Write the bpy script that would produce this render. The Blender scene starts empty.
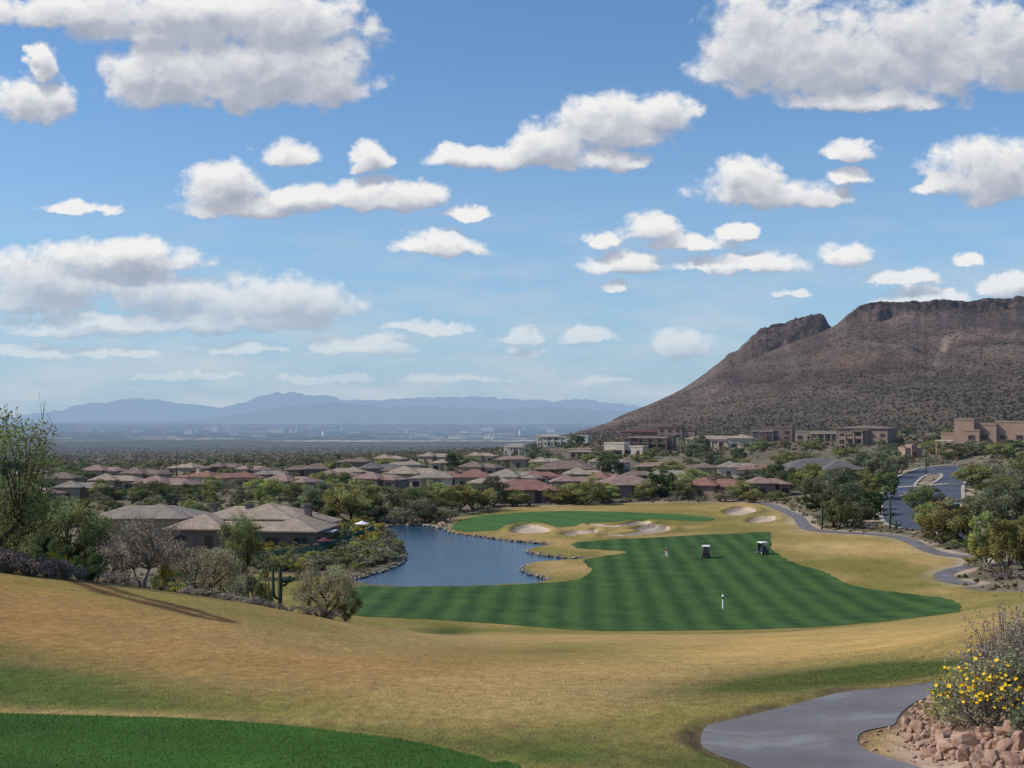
import bpy, math, random
import numpy as np
from mathutils import Vector, Matrix
random.seed(7); RNG = np.random.default_rng(7)
F = 1250.0; HX, HY = 512.0, 417.0          # focal length in pixels, principal point / horizon of the level camera
C = bpy.context.scene.collection
# ------------------------------------------------------------------ numpy noise
def _hash(ix, iy, seed):
    h = (ix.astype(np.int64)*374761393 + iy.astype(np.int64)*668265263 + seed*2147483647) & 0xffffffff
    h = ((h ^ (h >> 13))*1274126177) & 0xffffffff
    return ((h ^ (h >> 16)) & 0xffff)/65535.0
def vnoise(x, y, seed=0):
    x = np.asarray(x, float); y = np.asarray(y, float)
    ix = np.floor(x); iy = np.floor(y); fx = x-ix; fy = y-iy
    fx = fx*fx*(3-2*fx); fy = fy*fy*(3-2*fy); ix = ix.astype(np.int64); iy = iy.astype(np.int64)
    a = _hash(ix, iy, seed); b = _hash(ix+1, iy, seed); c = _hash(ix, iy+1, seed); d = _hash(ix+1, iy+1, seed)
    return (a+(b-a)*fx)*(1-fy)+(c+(d-c)*fx)*fy
def fbm(x, y, octv=4, seed=0, gain=.5):
    s = 0; a = 1; t = 0
    for k in range(octv):
        s = s+a*vnoise(x*2**k+17.3*k, y*2**k-9.1*k, seed+k); t += a; a *= gain
    return s/t*2-1
def sstep(a, b, x):
    t = np.clip((np.asarray(x, float)-a)/(b-a), 0, 1); return t*t*(3-2*t)
# ------------------------------------------------------------------ terrain table (heights relative to the eye)
TD = [1, 8, 16, 20, 32, 45, 60, 75, 90, 110, 135, 170, 230, 300, 340, 430, 520, 620, 750, 1000, 2000, 5000, 10000, 30000, 70000]
TC = {
 -200: [-2, -3, -4.3, -4.4, -4.7, -5.0, -5.4, -7.5, -11.5, -15, -18, -21, -22.3, -22.5, -22.5, -23, -24, -26, -29, -36, -60, -100, -122, -135, -140],
 0:    [-2, -3.4, -4.5, -4.9, -5.8, -6.55, -7.25, -9.3, -13, -17, -20, -21.7, -22.4, -22.5, -22.5, -22.8, -23.3, -25, -28, -35, -59, -100, -122, -135, -140],
 200:  [-2, -3.4, -4.5, -4.92, -6.2, -7.3, -8.65, -11, -14.3, -18, -20.5, -21.8, -22.4, -22.4, -22.4, -22.5, -22.8, -24, -27, -34, -58, -100, -122, -135, -140],
 350:  [-2, -3.4, -4.5, -4.95, -6.5, -8.3, -10.0, -12.4, -15.5, -19, -21.7, -22.2, -22.4, -22.4, -22.4, -22.3, -22, -22.5, -25, -32, -56, -100, -122, -135, -140],
 512:  [-2, -3.4, -4.5, -4.95, -6.7, -8.8, -11.2, -13.6, -15.9, -19, -22.2, -22.3, -22.3, -22.3, -22.3, -21.3, -20.3, -19.5, -20, -26, -52, -98, -122, -135, -140],
 620:  [-2, -3.4, -4.45, -4.9, -6.7, -8.8, -11.1, -13.5, -15.8, -19, -22.2, -22.3, -22.3, -22.2, -22, -19.8, -16.8, -14.2, -14, -18, -45, -95, -122, -135, -140],
 740:  [-2, -3.3, -4.4, -4.8, -6.7, -8.8, -11.0, -13.3, -15.6, -18.8, -22, -22.3, -22.1, -21.6, -21.1, -19.3, -16, -13, -10, -8, -30, -90, -122, -135, -140],
 880:  [-2, -3.2, -4.3, -4.7, -6.35, -8.3, -10.6, -13, -15, -18, -21.5, -22.1, -21.0, -19.6, -18.6, -16, -13, -10, -7, -4, -20, -80, -120, -135, -140],
 1024: [-2, -3.0, -3.95, -4.35, -5.6, -7.3, -9.5, -11.6, -13.6, -16.3, -19.4, -21, -20.0, -17.5, -15.7, -10.2, -7, -4, 0, 5, -10, -80, -120, -135, -140],
 1300: [-2, -2.8, -3.4, -3.8, -4.9, -6.2, -8, -10, -12, -14, -17, -18.5, -16, -12, -9, -4, 0, 4, 8, 15, 0, -80, -120, -135, -140]}
def pchip(xs, ys, x):
    xs = np.asarray(xs, float); ys = np.asarray(ys, float); h = np.diff(xs); d = np.diff(ys)/h
    m = np.zeros_like(ys); m[0] = d[0]; m[-1] = d[-1]
    for i in range(1, len(xs)-1):
        if d[i-1]*d[i] > 0:
            w1 = 2*h[i]+h[i-1]; w2 = h[i]+2*h[i-1]; m[i] = (w1+w2)/(w1/d[i-1]+w2/d[i])
    k = np.clip(np.searchsorted(xs, x, 'right')-1, 0, len(xs)-2); t = (x-xs[k])/h[k]; t = np.clip(t, 0, 1)
    return ((2*t**3-3*t**2+1)*ys[k]+(t**3-2*t**2+t)*h[k]*m[k]+(-2*t**3+3*t**2)*ys[k+1]+(t**3-t**2)*h[k]*m[k+1])
LN, UN = 1400, 300
LD = np.linspace(0, math.log(70000), LN); UU = np.linspace(-0.8, 0.8, UN)
_cols = sorted(TC); _cu = np.array([(c-HX)/F for c in _cols])
_A = np.array([pchip(np.log(TD), TC[c], LD) for c in _cols])
LUT = np.array([pchip(_cu, _A[:, j], np.clip(UU, _cu[0], _cu[-1])) for j in range(LN)])      # (LN, UN)
_k = np.exp(-np.linspace(-2, 2, 17)**2); _k /= _k.sum()
LUT = np.apply_along_axis(lambda a: np.convolve(np.pad(a, 8, 'edge'), _k, 'valid'), 0, LUT)
LUT = np.apply_along_axis(lambda a: np.convolve(np.pad(a, 8, 'edge'), _k, 'valid'), 1, LUT)
def base_uD(u, D):
    a = np.clip(np.log(np.maximum(D, 1.0))/LD[-1]*(LN-1), 0, LN-1.001); b = np.clip((u+0.8)/1.6*(UN-1), 0, UN-1.001)
    i = a.astype(int); j = b.astype(int); fa = a-i; fb = b-j
    return (LUT[i, j]*(1-fa)+LUT[i+1, j]*fa)*(1-fb)+(LUT[i, j+1]*(1-fa)+LUT[i+1, j+1]*fa)*fb
def to_uD(x, y):
    R = np.hypot(x, y); th = np.arctan2(x, y); c = np.maximum(np.cos(th), math.cos(math.radians(42)))
    return np.clip(np.where(y > 0, x/np.maximum(y, 1e-6), np.sign(x)*.8), -.8, .8), R*c
_DS = np.exp(np.linspace(math.log(4), math.log(60000), 6000))
def hit(px, py, dmin=4):
    u = (px-HX)/F; v = (py-HY)/F
    z = base_uD(np.full_like(_DS, u), _DS); ok = (z >= -v*_DS) & (_DS >= dmin)
    k = np.argmax(ok) if ok.any() else len(_DS)-1
    return u*_DS[k], _DS[k]
def densify(pts, n=6, closed=True):
    P = np.array(pts, float); out = []; N = len(P); rng = range(N if closed else N-1)
    for i in rng:
        p0 = P[(i-1) % N] if closed or i > 0 else P[i]; p1 = P[i]; p2 = P[(i+1) % N]; p3 = P[(i+2) % N] if closed or i+2 < N else p2
        for t in np.linspace(0, 1, n, endpoint=False):
            out.append(.5*((2*p1)+(-p0+p2)*t+(2*p0-5*p1+4*p2-p3)*t*t+(-p0+3*p1-3*p2+p3)*t**3))
    if not closed: out.append(P[-1])
    return np.array(out)
def world_poly(pts, dmin=4, n=4): return np.array([hit(a, b, dmin) for a, b in densify(pts, n)])
def world_line(pts, dmin=4, n=5): return np.array([hit(a, b, dmin) for a, b in densify(pts, n, False)])
def sdf(poly, x, y, margin=30):
    x = np.asarray(x, float); y = np.asarray(y, float); out = np.full(x.shape, 1e3)
    lo = poly.min(0)-margin; hi = poly.max(0)+margin
    m = (x > lo[0]) & (x < hi[0]) & (y > lo[1]) & (y < hi[1])
    if not m.any(): return out
    X = x[m]; Y = y[m]; d = np.full(X.shape, 1e9); ins = np.zeros(X.shape, bool); N = len(poly)
    for i in range(N):
        ax, ay = poly[i]; bx, by = poly[(i+1) % N]; ex, ey = bx-ax, by-ay; L = ex*ex+ey*ey+1e-12
        t = np.clip(((X-ax)*ex+(Y-ay)*ey)/L, 0, 1); d = np.minimum(d, (X-ax-t*ex)**2+(Y-ay-t*ey)**2)
        if ay != by:
            c = ((ay > Y) != (by > Y)) & (X < (bx-ax)*(Y-ay)/(by-ay)+ax); ins ^= c
    out[m] = np.sqrt(d)*np.where(ins, -1, 1); return out
def linedist(line, x, y, margin=12):
    x = np.asarray(x, float); y = np.asarray(y, float); out = np.full(x.shape, 1e3)
    lo = line.min(0)-margin; hi = line.max(0)+margin
    m = (x > lo[0]) & (x < hi[0]) & (y > lo[1]) & (y < hi[1])
    if not m.any(): return out
    X = x[m]; Y = y[m]; d = np.full(X.shape, 1e9)
    for i in range(len(line)-1):
        ax, ay = line[i]; bx, by = line[i+1]; ex, ey = bx-ax, by-ay; L = ex*ex+ey*ey+1e-12
        t = np.clip(((X-ax)*ex+(Y-ay)*ey)/L, 0, 1); d = np.minimum(d, (X-ax-t*ex)**2+(Y-ay-t*ey)**2)
    out[m] = np.sqrt(d); return out
# ------------------------------------------------------------------ outlines, in world metres
FAIR = world_poly([(347,600),(350,590),(362,586),(400,587),(450,586),(500,585),(545,583),(575,580),(590,575),(591,569),(583,562),(600,558),(628,553),(607,551),(580,549),(571,546),(576,543),(602,541),(640,539),(690,536),(740,534),(767,533),(770,537),(771,545),(775,553),(790,562),(825,573),(848,585),(880,591),(913,595),(950,600),(961,607),(956,613),(916,620),(850,626),(767,629),(684,630),(600,630),(521,626),(423,619),(352,615)], 105)
LAKE = world_poly([(354,577),(367,582),(402,585),(450,585),(500,583),(530,582),(545,580),(547,577),(533,573),(522,567),(533,562),(556,560),(580,558.6),(590,558),(580,556.5),(556,555),(530,551),(531,548),(551,543.5),(535,541),(515,539.5),(480,535),(450,531),(443,527),(418,524),(390,525),(386,528),(392,535),(400,545),(406,554),(396,564),(370,573)], 105)
GREEN = world_poly([(452,527),(460,521),(478,516),(500,513.5),(566,511),(607,512),(683,515),(715,518),(703,521),(658,519),(642,520),(602,522),(589,523),(574,526),(556,527),(541,524),(513,523.5),(500,529),(480,531),(458,531)], 105, 3)
BUNK = [world_poly(p, 105, 3) for p in (
 [(513,529),(520,525),(535,524.5),(548,528.5),(549,532),(530,534),(515,533)],
 [(588,524),(620,524.5),(638,520.5),(650,521),(649,525),(630,528),(600,527.5)],
 [(630,530.5),(645,527),(659,525),(657,528.5),(640,532)],
 [(600,536.5),(632,534),(650,530.5),(668,527),(667,532),(640,536),(606,538.5)],
 [(562,534),(575,531),(590,531),(596,529),(597,533),(580,536),(564,536)],
 [(724,512),(740,507),(754,508.5),(755,511.5),(743,515),(731,515.5)],
 [(748,521),(755,517),(772,515.5),(776,518.5),(768,522.5),(751,523.5)])]
UPATH = world_line([(735,501),(764,504),(779,508),(797,517),(806,527),(822,531.5),(866,534),(896,537),(914,543.5),(929,551),(944,555),(962,557),(978,560),(973,565.5),(956,569.5),(943,575),(948,580.5),(968,584.5)], 105)
NPATH = world_poly([(707,727),(734,719),(784,707.5),(843,692.5),(896,687.5),(930,683),(955,681),(975,686),(960,694),(935,697),(912,704),(898,716),(893,725),(866,731),(858,739),(864,749),(892,759),(925,769),(990,790),(1010,870),(900,870),(800,800),(750,768),(720,757),(703,746)])
TEE = world_poly([(-260,712),(-100,715),(0,718),(50,719),(150,722),(250,728),(330,735),(400,744),(450,755),(490,768),(520,790),(560,1000),(-500,1000)])
ROAD = world_poly([(886,486),(901,476.5),(921,469),(942,466.5),(959,466.5),(966,470),(965,479),(961,488),(961,502),(955,514),(940,526),(926,530),(898,528),(884,520),(884,501)], 200)
ISLE = world_poly([(913,485),(925,476),(940,474),(943,478),(932,484),(918,487)], 200)
ROAD2 = world_line([(905,524),(935,528),(965,536),(984,541),(1004,536),(1030,531),(1080,530)], 130)
TURF = world_poly([(235,602),(238,577),(300,575),(345,578),(352,586),(420,590),(430,560),(447,529),(455,517),(480,512),(500,508),(600,504),(700,503),(764,504.5),(790,513),(802,527),(822,533),(866,536),(896,539),(914,545),(932,553),(945,556),(958,562),(943,570),(938,576),(955,584),(985,592),(1100,592),(1300,600),(1300,640),(500,629),(345,621)], 66)
SLOPE_STREAK = world_line([(-60,548),(20,560),(60,574),(110,592),(160,606),(215,621)])
def unit(a): return a
def lake_sd(x, y): return sdf(LAKE, x, y)
def terrain(x, y):
    x = np.asarray(x, float); y = np.asarray(y, float); u, D = to_uD(x, y)
    z = base_uD(u, D)
    amp = np.interp(D, [0, 14, 40, 100, 150, 300, 600, 2000, 8000], [0, .03, .22, .35, .12, .3, .8, 3, 5])
    z = z+amp*fbm(x/22, y/22, 3, 5)+amp*.15*fbm(x/4, y/4, 2, 9)
    s = lake_sd(x, y)
    z = np.where(s < 12, z*(sstep(1, 12, s))+(1-sstep(1, 12, s))*np.maximum(np.minimum(z, -22.05), -22.4), z)
    z = z-1.7*sstep(.35, -.9, s)
    sp = sdf(NPATH, x, y, 4); z = z+.075*sstep(0.02, .35, sp)*sstep(.30, .26, u)*sstep(60, 25, D)-0.0
    for b in BUNK:
        sb = sdf(b, x, y, 5); z = z-.75*sstep(.6, -1.2, sb)+.35*np.exp(-((sb-1.2)/1.0)**2)
    return z
def tz(x, y): return float(terrain(np.array([float(x)]), np.array([float(y)]))[0])
def ptD(px, D): return (px-HX)/F*D, D
# ------------------------------------------------------------------ materials
M = {}
def nd(nt, t, **k):
    n = nt.nodes.new(t)
    for a, b in k.items():
        if a.startswith('i_'):
            key = a[2:]; key = int(key) if key.isdigit() else key.replace('_', ' '); n.inputs[key].default_value = b
        else: setattr(n, a, b)
    return n
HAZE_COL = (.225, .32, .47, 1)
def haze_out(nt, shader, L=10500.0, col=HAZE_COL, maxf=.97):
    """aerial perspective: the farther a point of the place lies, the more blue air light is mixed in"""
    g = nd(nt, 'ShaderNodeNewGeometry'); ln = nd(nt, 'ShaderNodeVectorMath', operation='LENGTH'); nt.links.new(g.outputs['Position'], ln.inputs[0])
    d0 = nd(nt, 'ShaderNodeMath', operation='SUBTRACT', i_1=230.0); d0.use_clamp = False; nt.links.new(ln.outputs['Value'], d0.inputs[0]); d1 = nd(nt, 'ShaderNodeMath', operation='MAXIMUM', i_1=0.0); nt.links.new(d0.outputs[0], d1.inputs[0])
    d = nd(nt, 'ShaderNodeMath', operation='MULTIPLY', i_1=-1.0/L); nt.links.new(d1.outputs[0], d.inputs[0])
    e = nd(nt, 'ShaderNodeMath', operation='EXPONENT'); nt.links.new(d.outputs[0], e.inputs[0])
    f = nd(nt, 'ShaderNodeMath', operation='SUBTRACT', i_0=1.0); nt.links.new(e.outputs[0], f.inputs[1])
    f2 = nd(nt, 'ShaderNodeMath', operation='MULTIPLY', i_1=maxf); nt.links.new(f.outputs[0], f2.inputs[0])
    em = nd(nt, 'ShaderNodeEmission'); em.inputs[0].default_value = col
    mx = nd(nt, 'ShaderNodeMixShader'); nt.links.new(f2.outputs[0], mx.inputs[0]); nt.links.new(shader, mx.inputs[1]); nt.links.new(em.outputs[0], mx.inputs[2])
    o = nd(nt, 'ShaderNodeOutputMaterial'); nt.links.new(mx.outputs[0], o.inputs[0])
def newmat(name):
    m = bpy.data.materials.new(name); m.use_nodes = True; m.node_tree.nodes.clear(); M[name] = m; return m, m.node_tree
def noise(nt, scale, detail=4, rough=.55, coord='Object', stretch=None, dist=0):
    tc = nd(nt, 'ShaderNodeTexCoord'); src = tc.outputs[coord]
    if stretch:
        mp = nd(nt, 'ShaderNodeMapping'); mp.inputs['Scale'].default_value = stretch; nt.links.new(src, mp.inputs[0]); src = mp.outputs[0]
    n = nd(nt, 'ShaderNodeTexNoise', i_Scale=scale, i_Detail=detail, i_Roughness=rough, i_Distortion=dist); nt.links.new(src, n.inputs['Vector']); return n
def ramp(nt, fac, stops):
    r = nd(nt, 'ShaderNodeValToRGB'); cr = r.color_ramp
    while len(cr.elements) < len(stops): cr.elements.new(.5)
    for e, (p, c) in zip(cr.elements, stops): e.position = p; e.color = tuple(c)+(1,)
    nt.links.new(fac, r.inputs[0]); return r.outputs[0]
def mixc(nt, fac, a, b, mode='MIX'):
    m = nd(nt, 'ShaderNodeMix', data_type='RGBA', blend_type=mode)
    for s, k in ((fac, 0), (a, 6), (b, 7)):
        if isinstance(s, (int, float)): m.inputs[k].default_value = s
        elif isinstance(s, tuple): m.inputs[k].default_value = s if len(s) == 4 else s+(1,)
        else: nt.links.new(s, m.inputs[k])
    return m.outputs[2]
def bsdf(nt, col, rough=.9, spec=.25, bump=None, metal=0):
    b = nd(nt, 'ShaderNodeBsdfPrincipled', i_Roughness=rough, i_Metallic=metal); b.inputs['Specular IOR Level'].default_value = spec
    if isinstance(col, tuple): b.inputs['Base Color'].default_value = col if len(col) == 4 else col+(1,)
    else: nt.links.new(col, b.inputs['Base Color'])
    if bump:
        bp = nd(nt, 'ShaderNodeBump', i_Strength=bump[1], i_Distance=bump[2]); nt.links.new(bump[0], bp.inputs['Height']); nt.links.new(bp.outputs[0], b.inputs['Normal'])
    return b.outputs[0]
def simple(name, col, rough=.85, spec=.25, var=.25, scale=1.5, bump=.02, metal=0):
    m, nt = newmat(name); n = noise(nt, scale, 5)
    a = tuple(c*(1-var) for c in col); b = tuple(min(1, c*(1+var)) for c in col)
    n2 = noise(nt, scale*9, 3); c = ramp(nt, n.outputs[0], [(.3, a), (.7, b)])
    c = mixc(nt, .35, c, ramp(nt, n2.outputs[0], [(.3, (.6, .6, .6)), (.7, (1.3, 1.3, 1.3))]), 'MULTIPLY')
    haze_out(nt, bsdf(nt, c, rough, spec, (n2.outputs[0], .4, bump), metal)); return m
# ground: albedo from a vertex attribute times fine noise
def ground_mat(name, haze=True):
    m, nt = newmat(name)
    at = nd(nt, 'ShaderNodeAttribute', attribute_name='Col')
    n1 = noise(nt, 3.2, 6, .7, stretch=(1, .45, 1)); n2 = noise(nt, .28, 5, .65, stretch=(1, .6, 1)); n3 = noise(nt, 22, 3, .7)
    c = mixc(nt, .75, at.outputs[0], ramp(nt, n1.outputs[0], [(.25, (.42, .42, .40)), (.5, (.95, .95, .95)), (.75, (1.55, 1.52, 1.45))]), 'MULTIPLY')
    c = mixc(nt, .6, c, ramp(nt, n2.outputs[0], [(.3, (.72, .78, .72)), (.7, (1.25, 1.2, 1.15))]), 'MULTIPLY')
    c = mixc(nt, .5, c, ramp(nt, n3.outputs[0], [(.3, (.7, .7, .7)), (.7, (1.3, 1.3, 1.3))]), 'MULTIPLY')
    haze_out(nt, bsdf(nt, c, .95, .1, (n1.outputs[0], .5, .12))); return m
def fairway_mat(name, dark, light, period, d1, bl=.5, bright=1.0):
    m, nt = newmat(name); tc = nd(nt, 'ShaderNodeTexCoord')
    nz = noise(nt, .12, 3)
    def stripes(dirv, per, w):
        dt = nd(nt, 'ShaderNodeVectorMath', operation='DOT_PRODUCT'); dt.inputs[1].default_value = (dirv[0]*2*math.pi/per, dirv[1]*2*math.pi/per, 0)
        nt.links.new(tc.outputs['Object'], dt.inputs[0])
        ad = nd(nt, 'ShaderNodeMath', operation='MULTIPLY_ADD', i_1=3.0); nt.links.new(nz.outputs[0], ad.inputs[0]); nt.links.new(dt.outputs['Value'], ad.inputs[2])
        s = nd(nt, 'ShaderNodeMath', operation='SINE'); nt.links.new(ad.outputs[0], s.inputs[0])
        s2 = nd(nt, 'ShaderNodeMath', operation='MULTIPLY_ADD', i_1=w, i_2=0); nt.links.new(s.outputs[0], s2.inputs[0]); return s2.outputs[0]
    a = stripes(d1, period, .27); b = stripes((.45, .893), period*2.1, .045)
    ad = nd(nt, 'ShaderNodeMath', operation='ADD'); nt.links.new(a, ad.inputs[0]); nt.links.new(b, ad.inputs[1])
    n1 = noise(nt, .2, 7, .72); n2 = noise(nt, 2.5, 5, .7); n3 = noise(nt, 16, 3, .7)
    s = nd(nt, 'ShaderNodeMath', operation='MULTIPLY_ADD', i_1=bl); nt.links.new(ad.outputs[0], s.inputs[0]); nt.links.new(n1.outputs[0], s.inputs[2])
    c = ramp(nt, s.outputs[0], [(.2, dark), (.8, light)])
    c = mixc(nt, .7, c, ramp(nt, n2.outputs[0], [(.3, (.72, .75, .7)), (.7, (1.25, 1.22, 1.2))]), 'MULTIPLY')
    c = mixc(nt, .55, c, ramp(nt, n3.outputs[0], [(.3, (.6, .62, .6)), (.7, (1.4, 1.38, 1.3))]), 'MULTIPLY')
    haze_out(nt, bsdf(nt, c, .8, .15, (n2.outputs[0], .4, .05))); return m
ground_mat('ground')
fairway_mat('fairway', (.015, .044, .008), (.056, .115, .024), 3.5, (.998, -.05), .58)
fairway_mat('green_turf', (.03, .085, .02), (.065, .15, .035), 9, (.8, .6), .3)
fairway_mat('tee_turf', (.020, .056, .005), (.05, .12, .012), 3.5, (.3, .95), .35)
def path_mat():
    m, nt = newmat('asphalt_path'); n = noise(nt, .5, 5, .6, dist=.6); n2 = noise(nt, 14, 4, .7); n3 = noise(nt, 70, 2)
    c = ramp(nt, n.outputs[0], [(.28, (.085, .075, .078)), (.55, (.14, .13, .135)), (.75, (.235, .235, .255))])
    c = mixc(nt, .6, c, ramp(nt, n2.outputs[0], [(.3, (.75, .75, .75)), (.7, (1.2, 1.2, 1.2))]), 'MULTIPLY')
    n4 = noise(nt, 1.3, 6, .7); c = mixc(nt, ramp(nt, n4.outputs[0], [(.52, (0, 0, 0)), (.72, (.7, .7, .7))]), c, (.17, .13, .10, 1)); c = mixc(nt, .4, c, ramp(nt, n3.outputs[0], [(.3, (.6, .6, .6)), (.7, (1.35, 1.35, 1.35))]), 'MULTIPLY')
    haze_out(nt, bsdf(nt, c, .62, .45, (n3.outputs[0], .3, .01)))
path_mat()
simple('asphalt_road', (.06, .07, .10), .8, .3, .3, .2)
simple('concrete', (.34, .30, .26), .9, .2, .2, 1.5)
simple('bunker_sand', (.43, .34, .26), .95, .1, .15, .8)
simple('soil', (.20, .145, .105), .95, .1, .35, 2.0, .05)
def water_mat():
    m, nt = newmat('water'); n = noise(nt, .35, 6, .65, stretch=(1, 1.6, 1)); n2 = noise(nt, 2.2, 4, .6); wv = noise(nt, .05, 3)
    ad = nd(nt, 'ShaderNodeMath', operation='ADD'); nt.links.new(n.outputs[0], ad.inputs[0]); nt.links.new(n2.outputs[0], ad.inputs[1])
    b = nd(nt, 'ShaderNodeBsdfPrincipled', i_Roughness=.16, i_IOR=1.33)
    nt.links.new(ramp(nt, wv.outputs[0], [(.3, (.014, .048, .092)), (.7, (.026, .070, .125))]), b.inputs['Base Color'])
    bp = nd(nt, 'ShaderNodeBump', i_Strength=.6, i_Distance=.13); nt.links.new(ad.outputs[0], bp.inputs['Height']); nt.links.new(bp.outputs[0], b.inputs['Normal'])
    haze_out(nt, b.outputs[0])
water_mat()
def foliage(name, col, transl=.38, var=.3, yellow=None):
    m, nt = newmat(name); at = nd(nt, 'ShaderNodeAttribute', attribute_name='tint'); oi = nd(nt, 'ShaderNodeObjectInfo')
    c = mixc(nt, 1.0, tuple(col), at.outputs[0], 'MULTIPLY')
    hs = nd(nt, 'ShaderNodeHueSaturation'); nt.links.new(c, hs.inputs['Color'])
    mr = nd(nt, 'ShaderNodeMapRange', i_3=.478, i_4=.515); nt.links.new(oi.outputs['Random'], mr.inputs[0]); nt.links.new(mr.outputs[0], hs.inputs['Hue'])
    mv = nd(nt, 'ShaderNodeMapRange', i_3=1-var*.6, i_4=1+var); nt.links.new(oi.outputs['Random'], mv.inputs[0]); nt.links.new(mv.outputs[0], hs.inputs['Value'])
    d = nd(nt, 'ShaderNodeBsdfDiffuse'); t = nd(nt, 'ShaderNodeBsdfTranslucent'); nt.links.new(hs.outputs[0], d.inputs[0]); nt.links.new(hs.outputs[0], t.inputs[0])
    mx = nd(nt, 'ShaderNodeMixShader'); mx.inputs[0].default_value = transl; nt.links.new(d.outputs[0], mx.inputs[1]); nt.links.new(t.outputs[0], mx.inputs[2])
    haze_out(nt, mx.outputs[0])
foliage('leaf_paloverde', (.24, .25, .09)); foliage('leaf_mesquite', (.17, .185, .08)); foliage('leaf_dark', (.105, .135, .06))
foliage('leaf_grey', (.21, .205, .13)); foliage('leaf_blue', (.20, .215, .13)); foliage('leaf_lime', (.27, .28, .08))
foliage('leaf_dry', (.30, .255, .20)); foliage('leaf_purple', (.30, .245, .225)); foliage('leaf_yellow', (.42, .33, .02), .3, .2); foliage('leaf_orange', (.25, .24, .09))
foliage('leaf_near', (.20, .21, .09)); foliage('leaf_pale', (.32, .30, .18)); foliage('turf_blades', (1, 1, 1), .5, 0); foliage('scrub', (.17, .155, .095)); foliage('hill_scrub', (.082, .075, .055)); foliage('grassy', (.22, .19, .12))
simple('bark', (.085, .065, .05), .95, .1, .35, 3); simple('bark_grey', (.19, .165, .15), .95, .1, .3, 3); simple('petal_yellow', (.75, .48, .015), .7, .2, .15, 5)
simple('cactus', (.05, .065, .04), .8, .2, .3, 4)
def rock_mat():
    m, nt = newmat('boulder'); n = noise(nt, 2.2, 7, .65); n2 = noise(nt, 14, 5, .7); oi = nd(nt, 'ShaderNodeObjectInfo')
    c = ramp(nt, n.outputs[0], [(.28, (.25, .145, .105)), (.5, (.43, .28, .205)), (.75, (.58, .44, .35))])
    c = mixc(nt, .7, c, ramp(nt, n2.outputs[0], [(.3, (.7, .68, .66)), (.7, (1.2, 1.2, 1.2))]), 'MULTIPLY')
    c = mixc(nt, .5, c, ramp(nt, oi.outputs['Random'], [(0, (.75, .6, .55)), (.5, (1, 1, 1)), (1, (1.25, 1.2, 1.15))]), 'MULTIPLY')
    haze_out(nt, bsdf(nt, c, .92, .15, (n2.outputs[0], .7, .04)))
rock_mat()
simple('shore_stone', (.26, .225, .19), .9, .2, .5, .6)
def hill_mat():
    m, nt = newmat('hill_rock'); at = nd(nt, 'ShaderNodeAttribute', attribute_name='Col')
    n = noise(nt, .22, 6, .75); n2 = noise(nt, .05, 5, .6); vo = nd(nt, 'ShaderNodeTexVoronoi', i_Scale=.28); tc = nd(nt, 'ShaderNodeTexCoord'); nt.links.new(tc.outputs['Object'], vo.inputs['Vector'])
    c = mixc(nt, .85, at.outputs[0], ramp(nt, n.outputs[0], [(.3, (.35, .36, .36)), (.5, (.95, .93, .9)), (.72, (1.7, 1.6, 1.5))]), 'MULTIPLY')
    c = mixc(nt, .6, c, ramp(nt, n2.outputs[0], [(.3, (.7, .75, .75)), (.7, (1.3, 1.22, 1.18))]), 'MULTIPLY')
    c = mixc(nt, ramp(nt, vo.outputs['Distance'], [(.12, (.4, .4, .4)), (.3, (0, 0, 0))]), c, (.03, .034, .02, 1))
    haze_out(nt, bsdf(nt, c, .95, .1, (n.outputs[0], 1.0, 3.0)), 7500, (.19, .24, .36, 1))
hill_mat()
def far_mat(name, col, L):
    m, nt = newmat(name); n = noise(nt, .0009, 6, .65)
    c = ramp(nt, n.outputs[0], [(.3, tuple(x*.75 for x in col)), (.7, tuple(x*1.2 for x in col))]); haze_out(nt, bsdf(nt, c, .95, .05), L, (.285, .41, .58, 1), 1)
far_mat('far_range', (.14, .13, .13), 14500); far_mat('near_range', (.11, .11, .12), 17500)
def tile_mat(name, col):
    m, nt = newmat(name); n = noise(nt, .7, 5, .7); n2 = noise(nt, 7, 3, .6); tc = nd(nt, 'ShaderNodeTexCoord')
    w = nd(nt, 'ShaderNodeTexWave', i_Scale=1.6, i_Distortion=.4); w.wave_type = 'BANDS'; w.bands_direction = 'X'; nt.links.new(tc.outputs['Object'], w.inputs[0])
    w2 = nd(nt, 'ShaderNodeTexWave', i_Scale=1.3, i_Distortion=.4); w2.bands_direction = 'Z'; nt.links.new(tc.outputs['Object'], w2.inputs[0])
    c = ramp(nt, n.outputs[0], [(.25, tuple(x*.62 for x in col)), (.5, col), (.75, tuple(x*1.35 for x in col))])
    c = mixc(nt, .55, c, ramp(nt, n2.outputs[0], [(.3, (.6, .6, .6)), (.7, (1.35, 1.3, 1.3))]), 'MULTIPLY')
    c = mixc(nt, .45, c, ramp(nt, w.outputs[0], [(.2, (.6, .6, .6)), (.6, (1.1, 1.1, 1.1))]), 'MULTIPLY')
    c = mixc(nt, .35, c, ramp(nt, w2.outputs[0], [(.2, (.6, .6, .6)), (.5, (1.1, 1.1, 1.1))]), 'MULTIPLY')
    haze_out(nt, bsdf(nt, c, .85, .2, (w.outputs[0], .6, .1)))
ROOFS = {'tan': (.36, .29, .225), 'gray': (.29, .25, .21), 'brown': (.21, .16, .13), 'pink': (.29, .20, .17), 'red': (.27, .145, .115), 'slate': (.15, .145, .14), 'dark': (.13, .05, .045)}
for k, v in ROOFS.items(): tile_mat('roof_'+k, v)
WALLS = {'cream': (.56, .48, .38), 'tan': (.34, .27, .20), 'brown': (.19, .14, .11), 'pink': (.34, .235, .18), 'white': (.58, .53, .46), 'rose': (.27, .19, .165)}
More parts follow.
